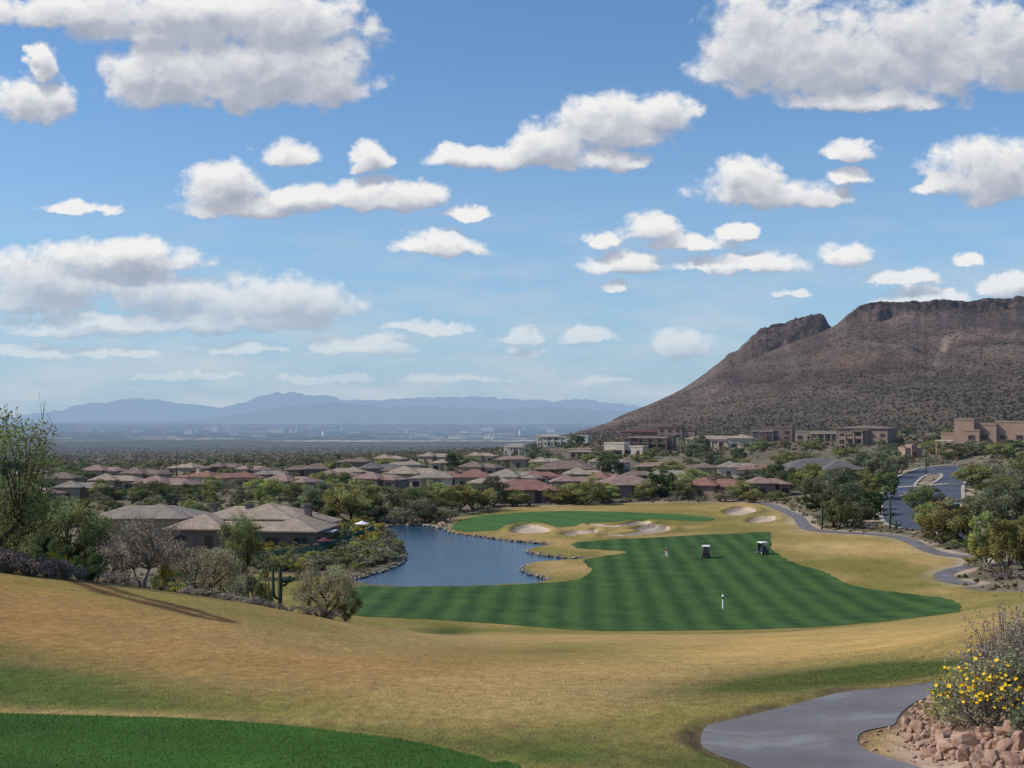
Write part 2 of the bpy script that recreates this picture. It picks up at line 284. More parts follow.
for k, v in WALLS.items(): simple('wall_'+k, v, .92, .15, .14, .8)
simple('trim', (.20, .14, .10), .8, .2, .15, 2); simple('trim_light', (.5, .44, .36), .8, .2, .15, 2); simple('stonework', (.17, .14, .125), .95, .1, .45, 4, .05)
m, nt = newmat('window_glass'); haze_out(nt, bsdf(nt, ramp(nt, noise(nt, .8, 3).outputs[0], [(.3, (.012, .014, .02)), (.7, (.05, .055, .065))]), .15, .5))
simple('door_wood', (.09, .05, .03), .6, .3, .25, 3)
simple('cart_body', (.03, .035, .05), .35, .5, .1); simple('cart_roof', (.78, .78, .76), .4, .5, .05); simple('cart_seat', (.06, .055, .055), .6, .3, .1); simple('rubber', (.02, .02, .02), .8, .2, .1); simple('metal_pole', (.5, .5, .5), .35, .5, .05, 3, .001, .6)
simple('skin', (.42, .26, .18), .6, .3, .08); simple('cloth_navy', (.015, .02, .04), .85, .2, .1); simple('cloth_white', (.62, .60, .56), .85, .2, .06); simple('hair', (.03, .02, .015), .7, .3, .1)
simple('white_paint', (.75, .75, .73), .5, .4, .04); simple('fence_green', (.035, .11, .105), .7, .3, .2, 1); simple('car_paint_white', (.7, .7, .7), .25, .6, .03); simple('red_paint', (.10, .025, .03), .6, .3, .1)
simple('city_block', (.62, .58, .52), .9, .2, .1, .01)
# ------------------------------------------------------------------ mesh helpers
def tag(o, label=None, cat=None, group=None, kind=None):
    if label: o['label'] = label
    if cat: o['category'] = cat
    if group: o['group'] = group
    if kind: o['kind'] = kind
    return o
def mesh_np(name, V, Fc, mats, smooth=True, cols=None, colname='Col'):
    me = bpy.data.meshes.new(name); V = np.asarray(V, np.float32); Fc = np.asarray(Fc, np.int32); k = Fc.shape[1]
    me.vertices.add(len(V)); me.vertices.foreach_set('co', V.ravel()); me.loops.add(Fc.size); me.loops.foreach_set('vertex_index', Fc.ravel())
    me.polygons.add(len(Fc)); me.polygons.foreach_set('loop_start', np.arange(len(Fc), dtype=np.int32)*k)
    if smooth: me.polygons.foreach_set('use_smooth', np.ones(len(Fc), bool))
    if cols is not None:
        a = me.attributes.new(colname, 'FLOAT_COLOR', 'POINT'); a.data.foreach_set('color', np.hstack([cols, np.ones((len(cols), 1))]).astype(np.float32).ravel())
    me.update(calc_edges=True); me.validate()
    for mt in (mats if isinstance(mats, (list, tuple)) else [mats]): me.materials.append(M[mt])
    return me
def link(name, me, parent=None, loc=(0, 0, 0)):
    o = bpy.data.objects.new(name, me); C.objects.link(o); o.parent = parent; o.location = loc; return o
def empty(name, loc, rz=0):
    o = bpy.data.objects.new(name, None); C.objects.link(o); o.location = loc; o.rotation_euler = (0, 0, rz); o.empty_display_size = .3; return o
class MB:
    def __init__(s): s.v = []; s.f = []; s.c = []
    def add(s, V, Fc, col=(1, 1, 1)):
        n = len(s.v); s.v += [tuple(p) for p in V]; s.f += [tuple(i+n for i in q) for q in Fc]; s.c += [col]*len(V)
    def box(s, c, d, rz=0, taper=1.0, bev=0):
        x, y, z = d[0]/2, d[1]/2, d[2]/2; P = []
        for zz, k in ((-z, 1), (z, taper)):
            for a, b in ((-x, -y), (x, -y), (x, y), (-x, y)):
                a *= k; b *= k; P.append((c[0]+a*math.cos(rz)-b*math.sin(rz), c[1]+a*math.sin(rz)+b*math.cos(rz), c[2]+zz))
        s.add(P, [(3, 2, 1, 0), (4, 5, 6, 7), (0, 1, 5, 4), (1, 2, 6, 5), (2, 3, 7, 6), (3, 0, 4, 7)])
    def tube(s, pts, rad, n=6, col=(1, 1, 1), cap=True):
        pts = [Vector(p) for p in pts]; V = []; Fc = []
        for i, p in enumerate(pts):
            t = (pts[min(i+1, len(pts)-1)]-pts[max(i-1, 0)]); t = t.normalized() if t.length > 1e-9 else Vector((0, 0, 1))
            a = t.cross(Vector((0, 0, 1)) if abs(t.z) < .9 else Vector((1, 0, 0))).normalized(); b = t.cross(a)
            r = rad[i] if isinstance(rad, (list, tuple)) else rad
            for k in range(n):
                w = 2*math.pi*k/n; V.append(p+a*math.cos(w)*r+b*math.sin(w)*r)
        for i in range(len(pts)-1):
            for k in range(n): Fc.append((i*n+k, i*n+(k+1) % n, (i+1)*n+(k+1) % n, (i+1)*n+k))
        if cap: Fc.append(tuple(range(n))[::-1]); Fc.append(tuple((len(pts)-1)*n+k for k in range(n)))
        s.add(V, Fc, col)
    def mesh(s, name, mat, smooth=False, tint=False):
        me = bpy.data.meshes.new(name); me.from_pydata(s.v, [], s.f); me.materials.append(M[mat])
        if smooth: me.polygons.foreach_set('use_smooth', [True]*len(me.polygons))
        if tint:
            a = me.attributes.new('tint', 'FLOAT_COLOR', 'POINT'); a.data.foreach_set('color', np.array([tuple(c)+(1,) for c in s.c], np.float32).ravel())
        me.update(); return me
    def build(s, name, mat, parent=None, smooth=False, tint=False): return link(name, s.mesh(name, mat, smooth, tint), parent)
# ------------------------------------------------------------------ the ground sheet
th = np.concatenate([np.linspace(-180, -60, 14, endpoint=False), np.linspace(-60, -24, 30, endpoint=False), np.linspace(-24, 24, 580), np.linspace(24, 60, 31)[1:], np.linspace(60, 180, 15)[1:]])
def geo(a, b, r): n = int(math.log(b/a)/math.log(r)); return np.exp(np.linspace(math.log(a), math.log(b), n, endpoint=False))
RR = np.concatenate([geo(.8, 10, 1.1), geo(10, 45, 1.0055), geo(45, 320, 1.0085), geo(320, 500, 1.005), geo(500, 1500, 1.014), geo(1500, 62000, 1.035), [62000]])
TH, RG = np.meshgrid(np.radians(th), RR); GX = (RG*np.sin(TH)).ravel(); GY = (RG*np.cos(TH)).ravel(); GZ = terrain(GX, GY)
NR, NT = TH.shape; print('grid', NR, NT)
gu, gD = to_uD(GX, GY); gpx = HX+F*gu; gpy = HY-F*GZ/np.maximum(gD, .1)
sd_turf = sdf(TURF, GX, GY, 20); sd_lake = lake_sd(GX, GY); sd_np = sdf(NPATH, GX, GY, 5); d_up = linedist(UPATH, GX, GY); d_streak = linedist(SLOPE_STREAK, GX, GY, 8)
d_r2 = linedist(ROAD2, GX, GY); sd_road = sdf(ROAD, GX, GY, 20)
def L(c): return np.array(c, float)[None, :]
n_a = fbm(GX/9, GY/9, 4, 21)[:, None]; n_b = fbm(GX/2.2, GY/2.2, 4, 31)[:, None]; n_c = fbm(GX/40, GY/40, 3, 41)[:, None]; n_d = fbm(GX/5, GY/14, 4, 51)[:, None]
tan_ = L((.355, .245, .105)); olive = L((.19, .165, .045)); gold = L((.43, .285, .105)); rust = L((.335, .175, .062)); pale = L((.42, .30, .14)); gren = L((.06, .085, .018))
col = tan_+(olive-tan_)*np.clip(.34+.85*n_a+.6*n_c+.25*n_b+.35*n_d, 0, 1)
nearf = sstep(105, 92, gD)[:, None]
def blob(cx, cy, rx, ry, c, w=1.0, tilt=0):
    global col
    dx = gpx-cx; dy = gpy-cy-tilt*dx; g = np.exp(-((dx/rx)**2+(dy/ry)**2))[:, None]*w
    g = np.clip(g*(1+.55*n_d+.3*n_b), 0, 1)*nearf; col = col*(1-g)+c*g
def fblob(cx, cy, rx, ry, c, w=1.0, tilt=0):
    global col
    dx = gpx-cx; dy = gpy-cy-tilt*dx; g = np.exp(-((dx/rx)**2+(dy/ry)**2))[:, None]*w
    g = np.clip(g*(1+.5*n_a), 0, 1)*(1-nearf); col = col*(1-g)+c*g
blob(150, 640, 420, 48, rust, 1.0, .12); blob(420, 640, 300, 22, tan_, .8); blob(560, 690, 240, 40, pale, .75, -.03)
blob(20, 690, 300, 36, gren*1.25, 1.5, .12); blob(280, 712, 160, 20, olive, .7, .08); blob(190, 605, 230, 13, olive*1.1, .8, .2); blob(500, 657, 120, 9, rust*.8, .6, .0); blob(30, 712, 380, 5, tan_, .8, .03)
blob(820, 644, 260, 16, gold, 1.0, -.07); blob(560, 652, 110, 10, olive*.9, .7, -.02); blob(880, 674, 200, 13, gren*.95, 1.4, -.09); blob(700, 715, 260, 18, olive, .7, -.1)
blob(560, 750, 160, 22, gren*1.2, .8, .02); blob(700, 765, 60, 18, gren, .8); blob(420, 737, 130, 7, gren*1.1, .4, .1)
blob(1000, 640, 80, 10, olive, .5, -.1); blob(420, 672, 260, 10, rust, .3, .02)
g_ = (np.clip(.55+1.1*n_a+.6*n_c, 0, .92)*(1-nearf)); col = col*(1-g_)+olive*.95*g_
fblob(640, 632, 500, 4, olive*1.0, .7); fblob(870, 548, 80, 7, gold, .9, .03); fblob(800, 522, 40, 8, pale, .6); fblob(450, 631, 28, 6, gren*.8, 1.0); fblob(700, 530, 120, 8, olive*.9, .5); fblob(870, 570, 90, 6, olive*.8, .7, .05); fblob(850, 548, 60, 6, pale, .8, .02)
fblob(990, 600, 70, 8, olive, .8); fblob(840, 520, 60, 12, tan_, .4); fblob(560, 570, 40, 6, pale*.85, .5); fblob(480, 532, 40, 8, olive, .6); fblob(620, 508, 150, 3, tan_, .5); fblob(265, 588, 40, 12, olive*.9, .7)
# pair of dark brown streaks across the near slope
g = (sstep(.62, .12, np.abs(d_streak-.5)+.25*n_b[:, 0])*nearf[:, 0]*.95)[:, None]; col = col*(1-g)+L((.085, .042, .02))*g
# desert dirt
dirt = L((.125, .105, .075)); dirt2 = L((.215, .18, .14)); scrubc = L((.07, .075, .045))
far = np.clip(.5+.8*fbm(GX/60, GY/60, 4, 61), 0, 1)[:, None]; desert = dirt+(dirt2-dirt)*np.clip(.4+n_a, 0, 1); desert = desert+(scrubc-desert)*(far*.55)
valley = sstep(650, 1100, gD)[:, None]
bands = fbm(GX/900, GY/260, 5, 71)[:, None]; vc = L((.06, .062, .048))+(L((.14, .12, .10))-L((.06, .062, .048)))*np.clip(.25+1.0*bands, 0, 1)
vc = vc*(1-.0*bands); desert = desert*(1-valley)+vc*valley
city = sstep(5600, 6400, gD)[:, None]; cn = fbm(GX/300, GY/500, 5, 81, .7)[:, None]; cc = L((.07, .08, .085))+(L((.5, .45, .4))-L((.07, .08, .085)))*np.clip((cn-.12)*2.2, 0, 1); desert = desert*(1-city)+cc*city
st = (np.exp(-((gD-5300-200*fbm(GX/900, GY/900, 2, 3))/200)**2)*np.clip(.55+1.2*fbm(GX/700, GX*0, 4, 91), 0, 1))[:, None]; desert = desert*(1-st)+L((.62, .52, .42))*st
st = np.exp(-((gD-4850)/170)**2)[:, None]*.85; desert = desert*(1-st)+L((.03, .035, .03))*st
st = (np.exp(-((gD-1500)/45)**2)*np.clip(.3+1.5*fbm(GX/160, GX*0, 3, 93), 0, 1))[:, None]; desert = desert*(1-st)+L((.26, .2, .16))*st
is_t = np.maximum(sstep(.8, -.8, sd_turf+.8*n_a[:, 0]), np.where((gD < 66) | ((gD < 132) & (gpx > 352)), 1, 0))
is_t = np.where(gD < 72, np.maximum(is_t, sstep(71, 66, gD+2*n_a[:, 0])), is_t)[:, None]
col = desert*(1-is_t)+col*is_t
sandc = L((.36, .29, .225))
e = (sstep(3.4, 2.2, d_up+1.0*n_a[:, 0])*sstep(.35, .8, vnoise(GX/6, GY/6, 77)+.35)*(gD > 110))[:, None]*(1-is_t*.6); col = col*(1-e)+sandc*e
far_edge = np.exp(-((sd_turf-1.2)/1.3)**2)*(gD > 250); e = (far_edge*.85)[:, None]; col = col*(1-e)+sandc*e
e = (sstep(4.5, 2.5, np.minimum(sd_road, d_r2-3))*sstep(-.2, .5, n_a[:, 0]+.2))[:, None]; col = col*(1-e)+L((.38, .30, .22))*e*1.0
# bare soil between the near path and the boulders and under them
bh = np.array([hit(1000, 742), hit(985, 715)]).mean(0)
e = np.exp(-(((gpx-990)/95)**2+((gpy-745)/42)**2)*1.2)*2.2*(gD < 30); e = np.clip(e+.25*n_b[:, 0], 0, 1)*(gD < 30)*(sstep(860, 900, gpx)); e = e[:, None]; col = col*(1-e)+L((.33, .24, .185))*e
e = (sstep(.40, .05, sd_np+.45*n_b[:, 0]+.25*n_a[:, 0]+.05)*(gD < 40)*.8)[:, None]; col = col*(1-e)+L((.12, .085, .055))*e  # shade on the turf lip along the path edge, painted into the ground colour
e = (sstep(1.3, .2, sd_np+.5*n_b[:, 0])*(gD < 40)*sstep(735, 770, gpy+0*gpx)*0)[:, None]
e = sstep(.9, .2, sd_lake)[:, None]; col = col*(1-e)+L((.12, .10, .08))*e
# hillside on the right of the road is pale and stony
e = (sstep(935, 985, gpx)*sstep(180, 240, gD)*sstep(700, 500, gD)*np.clip(.55+1.3*n_a[:, 0], 0, 1)*.8)[:, None]*(1-is_t); col = col*(1-e)+L((.27, .235, .19))*e
col = np.clip(col*(1+.12*n_b), .004, 1)
idx = np.arange(NR*NT).reshape(NR, NT); a = idx[:-1, :-1].ravel(); b = idx[:-1, 1:].ravel(); c = idx[1:, 1:].ravel(); d = idx[1:, :-1].ravel()
TRI = np.vstack([np.stack([a, b, c], 1), np.stack([a, c, d], 1)])[:, ::-1]
GV = np.stack([GX, GY, GZ], 1)
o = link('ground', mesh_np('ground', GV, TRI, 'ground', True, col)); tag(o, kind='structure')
def sheet(name, s, off, mat, z=None, colv=None):
    """the part of the ground sheet where s<0, cut cleanly along s=0 and laid a little above it"""
    S = s[TRI]; inn = (S < 0).sum(1); full = TRI[inn == 3]; part = TRI[(inn == 1) | (inn == 2)]
    used = {}; V = []; Fc = []
    uq, inv = np.unique(full, return_inverse=True); Vb = GV[uq].copy(); Fb = inv.reshape(full.shape); used = {int(g): i for i, g in enumerate(uq)}
    V = [tuple(p) for p in Vb]; extra = []; em = {}
    def vid(g):
        if g not in used: used[g] = len(V); V.append(tuple(GV[g]))
        return used[g]
    def cut(p, q):
        k = (min(p, q), max(p, q))
        if k not in em:
            t = s[p]/(s[p]-s[q]); em[k] = len(V); V.append(tuple(GV[p]+(GV[q]-GV[p])*t))
        return em[k]
    for t in part:
        poly = []
        for i in range(3):
            p, q = int(t[i]), int(t[(i+1) % 3])
            if s[p] < 0: poly.append(vid(p))
            if (s[p] < 0) != (s[q] < 0): poly.append(cut(p, q))
        for k in range(1, len(poly)-1): extra.append((poly[0], poly[k], poly[k+1]))
    V = np.array(V); Fa = np.vstack([Fb.reshape(-1, 3), np.array(extra).reshape(-1, 3)]).astype(int)
    D = V[:, 1]; V[:, 2] += off*(1+D/60.0)
    if z is not None: V[:, 2] = z
    return tag(link(name, mesh_np(name, V, Fa, mat, True)), kind='structure')
jit = .7*fbm(GX/1.8, GY/1.8, 4, 15, .65)
sheet('lake_water', sd_lake-.25, 0, 'water', -22.72)
sheet('fairway', sdf(FAIR, GX, GY)+jit, .012, 'fairway'); sheet('putting_green', sdf(GREEN, GX, GY)+jit, .012, 'green_turf')
sheet('tee_turf', sdf(TEE, GX, GY, 5)+jit*.3, .012, 'tee_turf')
bs = np.minimum.reduce([sdf(q, GX, GY) for q in BUNK]); sheet('sand_bunkers', bs+jit*.5, .02, 'bunker_sand')
sheet('cart_path', sd_np+.12*n_b[:, 0]*.3, .01, 'asphalt_path'); sheet('far_cart_path', np.where(gD > 105, d_up-1.25, 9), .016, 'asphalt_path')
sd_is = sdf(ISLE, GX, GY); rd = np.where(gD > 130, np.minimum(np.maximum(sd_road, -sd_is), np.maximum(d_r2-2.8, -sdf(ISLE, GX, GY))), 9)
sheet('road', rd, .014, 'asphalt_road'); sheet('road_kerb', np.where(gD > 130, np.maximum(-rd, rd-.9)+.0, 9), .035, 'concrete')
gut = np.where((gD > 200) & (sd_road < 0) & (np.abs(gpy-486.8) < 3), np.abs(GY-hit(900, 486.8, 200)[1])-1.5, 9); gut = np.maximum(gut, -sd_is)
sheet('road_crossing', gut, .03, 'concrete')
# ------------------------------------------------------------------ the rocky hill
def hillgrid():
    pu = np.linspace(470, 1500, 760); Ds = np.concatenate([geo(480, 1050, 1.0045), geo(1050, 1160, 1.0026), geo(1160, 1405, 1.0012), geo(1405, 2100, 1.015)])
    P, D = np.meshgrid(pu, Ds); u = (P-HX)/F
    fr = pchip([470,560,580,600,640,700,760,800,832,850,864,873,922,968,1024,1100,1500], [462,436,431,425,411.5,384,356,339,327,313,304.5,302.5,301,299.5,296,293,300], pu)
    bk = pchip([470,560,600,620,650,680,700,720,740,752,765,772,786,804,812,818,823,829,836,860,1500], [470,440,427,416,404,390,377,362,348,338,329,326.5,321,314.5,313,314.5,318,326,334,350,400], pu)
    fr = fr+2.6*fbm(pu/17, pu*0, 5, 3, .7)*sstep(840, 870, pu)+.5*fbm(pu/8, pu*0, 3, 4); bk = bk+5.5*fbm(pu/11, pu*0, 5, 5, .65)*sstep(690, 750, pu)
    Dc = np.interp(pu, [470, 600, 740, 860, 1024, 1500], [1000, 1060, 1160, 1230, 1230, 1300]); Db = np.interp(pu, [470, 600, 740, 880, 1024, 1500], [800, 800, 740, 640, 540, 500])
    zc = -(fr-HY)/F*Dc; zb = base_uD((pu-HX)/F, Db)-1.0; s = (D-Db[None])/(Dc-Db)[None]
    cl = sstep(838, 868, pu)[None]
    prof = np.clip(s, 0, 1.0)**1.18
    warp = (.05*fbm(P/23, P*0, 6, 8, .62)+.02*fbm(P/30, s*8, 3, 88))*cl
    cfr = .075+.075*vnoise(P/26, P*0, 89); cliff = (1-cfr)*np.clip(s/.965, 0, 1)**1.15+cfr*(.55*sstep(.95, .975, s+warp)+.45*sstep(.972, .996, s+.6*warp[:, ::-1]))
    h = prof*(1-cl)+cliff*cl
    z = zb[None]+(zc-zb)[None]*h
    back = np.clip((s-1.0), 0, None); z = z-(back*(Dc-Db)[None])*(.55*(1-cl)+.04*cl)
    X = u*D; Y = D
    hgt = np.clip(z-zb[None], 0, 60); top = sstep(1.08, .9, s)
    gl = np.abs(fbm(X/75, Y/150, 4, 12)); z = z+(gl-.35)*hgt*.34*top*sstep(1.0, .6, s)+1.3*fbm(X/16, Y/16, 4, 13)*sstep(0, 12, hgt)*sstep(1.02, .9, s)
    z = z+fbm(X/7, Y/7, 3, 14)*.6*sstep(0, 12, hgt)
    Dk = 1370; zk = -(bk-HY)/F*Dk; zz = zk[None]-np.abs(D-Dk)*.42; rk = sstep(700, 770, P)
    zz = zz+(13.0*np.abs(fbm(X/24, Y/20, 5, 16, .6))-4+5.0*(fbm(X/7, Y/8, 4, 17, .6)))*rk*sstep(-6, 14, np.abs(D-Dk))
    isb = (zz > z); z2 = np.maximum(z, zz)
    z2 = np.where(s < 0, np.minimum(z2, base_uD(u, D)-1.2), z2)
    cn = fbm(X/40, Y/60, 5, 18); r = vnoise(X/18, Y/18, 19)
    colr = np.array([.130, .099, .086])[None, None]*(1+.55*cn[..., None])*(.75+.9*gl[..., None])
    red = np.clip(fbm(X/55, Y/55, 3, 20)-.1, 0, 1)[..., None]; colr = colr*(1-.7*red)+np.array([.19, .12, .085])*red*.7
    ol = np.clip(sstep(.7, .15, s)+.3*cn-.2, 0, .8)[..., None]; colr = colr*(1-ol)+np.array([.11, .098, .078])*ol
    rockm = np.maximum(cl*sstep(.93, .965, s)*np.ones_like(s), isb*rk*sstep(720, 770, P))[..., None]
    colr = colr*(1-rockm)+np.array([.08, .06, .053])*np.clip(.8+1.5*fbm(P/5, D/5, 4, 22, .7), .2, 2)[..., None]*rockm
    sc_ = (np.exp(-((P-945+ (z2-60)*-.35)/4.5)**2)*sstep(30, 42, z2)*sstep(72, 58, z2)*vnoise(X/6, Y/9, 23))[..., None]; colr = colr*(1-sc_)+np.array([.30, .24, .2])*sc_
    n, m_ = P.shape; idx = np.arange(n*m_).reshape(n, m_); a = idx[:-1, :-1].ravel(); b = idx[:-1, 1:].ravel(); c = idx[1:, 1:].ravel(); d = idx[1:, :-1].ravel()
    V = np.stack([X.ravel(), Y.ravel(), z2.ravel()], 1); link_ = link('rocky_hill', mesh_np('rocky_hill', V, np.stack([a, b, c, d], 1)[:, ::-1], 'hill_rock', True, colr.reshape(-1, 3)))
    tag(link_, kind='structure'); return V, s.ravel(), P.ravel()
HV, HS, HP = hillgrid()
def range_(name, prof, D0, mat, depth, seed):
    pu = np.linspace(prof[0][0], prof[-1][0], 700); yy = pchip([p[0] for p in prof], [p[1] for p in prof], pu); yy = yy+(5.5*np.abs(fbm(pu/15, pu*0, 6, seed, .66))-1.4)*sstep(0, 6, 420-yy)
    zc = -(yy-HY)/F*D0; rows = np.linspace(-1, 1, 41); V = []
    X = (pu-HX)/F*D0
    for r in rows:
        w = (1-abs(r))**1.1; rg = np.abs(fbm(X/1400+r*2, X*0+r*3.0, 4, seed+3)); z = -150+(zc+150)*w*(1-(.45*rg)*(abs(r) > .02)*(1-w)*2.2*.6); V.append(np.stack([X*(1+r*depth/D0), np.full_like(X, D0+r*depth), z], 1))
    V = np.vstack(V); n, m_ = 41, 700; idx = np.arange(n*m_).reshape(n, m_); a = idx[:-1, :-1].ravel(); b = idx[:-1, 1:].ravel(); c = idx[1:, 1:].ravel(); d = idx[1:, :-1].ravel()
    tag(link(name, mesh_np(name, V, np.stack([a, b, c, d], 1)[:, ::-1], mat)), kind='structure')
range_('distant_mountains', [(-900,419),(-200,418),(0,417),(40,413),(60,410),(82,405.5),(100,403),(135,399.5),(160,400.5),(190,405),(219,408),(240,404),(262,396),(281,392),(300,394),(336,397.6),(350,400.5),(372,401),(400,399.5),(440,398),(480,397.5),(520,400.5),(560,401),(580,399.5),(610,403),(700,411),(1000,416),(1800,418)], 34000, 'far_range', 3500, 40)
range_('near_mountains', [(-100,423),(180,420.5),(234,415),(273,409),(300,407),(332,403),(365,406),(400,407.5),(450,407),(500,410),(550,407),(610,411),(700,416),(1500,422)], 27000, 'near_range', 2500, 60)
# ------------------------------------------------------------------ sky, sun, camera
SUN_AZ, SUN_EL = math.radians(-91), math.radians(43)      # azimuth from +Y, negative = to the left
sd = Vector((math.sin(SUN_AZ)*math.cos(SUN_EL), math.cos(SUN_AZ)*math.cos(SUN_EL), math.sin(SUN_EL)))
sl = bpy.data.lights.new('sun', 'SUN'); sl.energy = 4.5; sl.angle = math.radians(.53); sl.color = (1, .915, .79)
so = bpy.data.objects.new('sun', sl); C.objects.link(so); so.rotation_euler = (-sd).to_track_quat('-Z', 'Y').to_euler(); so.location = (0, 0, 60)
CL = [(150,8,190,22),(290,14,72,30),(165,70,62,40),(240,66,105,42),(305,58,66,48),(328,80,46,26),(215,20,150,30),(35,97,46,26),(42,64,13,22),(285,154,34,17),(367,156,21,15),(72,206,38,7),
 (222,184,42,24),(238,206,60,13),(300,196,46,15),(385,193,66,17),(466,214,26,9),(438,244,42,14),(478,157,50,13),(552,144,46,22),(610,122,66,28),(660,112,34,24),(592,158,50,15),
 (766,190,78,18),(748,175,40,20),(848,148,26,12),(848,173,24,9),(988,168,62,34),(936,182,18,13),(762,42,66,52),(838,52,115,46),(925,42,110,54),(1015,42,90,50),(870,98,85,12),
 (650,228,30,17),(622,261,38,13),(603,238,18,10),(690,243,46,9),(738,262,62,11),(740,232,16,8),(843,253,29,15),(792,290,22,6),(617,286,16,5),
 (905,278,36,9),(922,297,42,9),(966,260,18,9),(1004,284,32,12),(115,255,100,17),(50,278,90,26),(165,290,60,26),(275,298,84,24),(150,322,150,12),(30,300,60,14),(360,343,56,11),(230,318,120,12),
 (590,334,30,10),(680,341,32,16),(530,352,24,6),(520,336,26,9),(25,350,55,9),(240,347,46,6),(320,378,44,5),(430,326,44,7),(120,352,40,6),(600,380,30,4),(60,330,60,7),(455,380,60,4),(190,376,60,4)]
w = bpy.data.worlds.new('World'); bpy.context.scene.world = w; w.use_nodes = True; nt = w.node_tree; nt.nodes.clear()
sky = nd(nt, 'ShaderNodeTexSky'); sky.sky_type = 'NISHITA'; sky.sun_disc = False; sky.sun_elevation = SUN_EL; sky.sun_rotation = SUN_AZ; sky.altitude = 700; sky.air_density = 1.0; sky.dust_density = .6; sky.ozone_density = 2.5
tc = nd(nt, 'ShaderNodeTexCoord'); sx = nd(nt, 'ShaderNodeSeparateXYZ'); nt.links.new(tc.outputs['Generated'], sx.inputs[0])
def mth(op, a, b=None, c=None, clamp=False):
    n = nd(nt, 'ShaderNodeMath', operation=op); n.use_clamp = clamp
    for i, s in enumerate((a, b, c)):
        if s is None: continue
        if isinstance(s, (int, float)): n.inputs[i].default_value = s
        else: nt.links.new(s, n.inputs[i])
    return n.outputs[0]
ay = mth('MAXIMUM', mth('ABSOLUTE', sx.outputs[1]), .02); U = mth('DIVIDE', sx.outputs[0], ay); V_ = mth('DIVIDE', sx.outputs[2], ay)
cb = nd(nt, 'ShaderNodeCombineXYZ'); nt.links.new(U, cb.inputs[0]); nt.links.new(V_, cb.inputs[1]); P0 = cb.outputs[0]
def density(off):
    va = nd(nt, 'ShaderNodeVectorMath', operation='ADD'); va.inputs[1].default_value = (off[0], off[1], 0); nt.links.new(P0, va.inputs[0]); p = va.outputs[0]
    def nz(scale, det, rgh, st=(1, 1.35, 1)):
        mp = nd(nt, 'ShaderNodeMapping'); mp.inputs['Scale'].default_value = st; nt.links.new(p, mp.inputs[0])
        n = nd(nt, 'ShaderNodeTexNoise', i_Scale=scale, i_Detail=det, i_Roughness=rgh); nt.links.new(mp.outputs[0], n.inputs['Vector']); return n
    n1 = nz(28, 8, .58); vo = nd(nt, 'ShaderNodeTexVoronoi', i_Scale=44, i_Detail=2.5, i_Roughness=.5); vo.normalize = True; vm = nd(nt, 'ShaderNodeVectorMath', operation='MULTIPLY_ADD'); vm.inputs[1].default_value = (.02, .02, 0); n3 = nz(55, 3, .5); nt.links.new(n3.outputs['Color'], vm.inputs[0]); nt.links.new(p, vm.inputs[2]); nt.links.new(vm.outputs[0], vo.inputs['Vector']); n2 = nz(34, 4, .6)
    wv = nd(nt, 'ShaderNodeVectorMath', operation='MULTIPLY_ADD'); wv.inputs[1].default_value = (.036, .022, 0); nt.links.new(n2.outputs['Color'], wv.inputs[0])
    sb = nd(nt, 'ShaderNodeVectorMath', operation='ADD'); sb.inputs[1].default_value = (-.018, -.011, 0); nt.links.new(p, sb.inputs[0]); nt.links.new(sb.outputs[0], wv.inputs[2])
    q = wv.outputs[0]; cur = None
    for (cx, cy, rx, ry) in CL:
        rx *= 1.22; cy += .36*ry; ry *= 1.5
        ux, vy = (cx-HX)/F, (HY-cy)/F; a, b = F/rx, F/ry
        m = nd(nt, 'ShaderNodeVectorMath', operation='MULTIPLY_ADD'); m.inputs[1].default_value = (a, b, 0); m.inputs[2].default_value = (-ux*a, -vy*b, 0); nt.links.new(q, m.inputs[0])
        ng = nd(nt, 'ShaderNodeVectorMath', operation='MULTIPLY'); ng.inputs[1].default_value = (1, -2.0, 0); nt.links.new(m.outputs[0], ng.inputs[0]); mx = nd(nt, 'ShaderNodeVectorMath', operation='MAXIMUM'); nt.links.new(m.outputs[0], mx.inputs[0]); nt.links.new(ng.outputs[0], mx.inputs[1])
        dd = nd(nt, 'ShaderNodeVectorMath', operation='DOT_PRODUCT'); nt.links.new(mx.outputs[0], dd.inputs[0]); nt.links.new(mx.outputs[0], dd.inputs[1])
        if cur is None: cur = dd.outputs['Value']
        else:
            cur = mth('SMOOTH_MIN', cur, dd.outputs['Value'], .35)
    body = mth('SUBTRACT', 1.0, mth('MINIMUM', cur, 4.0))
    fz = mth('MULTIPLY_ADD', vo.outputs['Distance'], -1.7, mth('MULTIPLY_ADD', n1.outputs[0], 1.55, -.28))
    return mth('ADD', body, fz), body
d0, b0_ = density((0, 0)); d1, b1_ = density((-.004, .012))
alpha = nd(nt, 'ShaderNodeMapRange', i_1=-.02, i_2=.66); alpha.interpolation_type = 'SMOOTHSTEP'; nt.links.new(d0, alpha.inputs[0])
lit = mth('ADD', mth('MULTIPLY_ADD', mth('SUBTRACT', d0, d1), .52, .52), mth('MULTIPLY', mth('MAXIMUM', mth('SUBTRACT', b0_, b1_), -1.2), .42)); thick = nd(nt, 'ShaderNodeMapRange', i_1=.55, i_2=1.5, i_3=0, i_4=.42); nt.links.new(d0, thick.inputs[0])
lit = mth('SUBTRACT', lit, thick.outputs[0], clamp=True)
ccol = ramp(nt, lit, [(.0, (3.7, 4.0, 4.8)), (.3, (4.5, 4.8, 5.6)), (.65, (7.0, 7.1, 7.4)), (1, (8.9, 8.8, 8.7))])
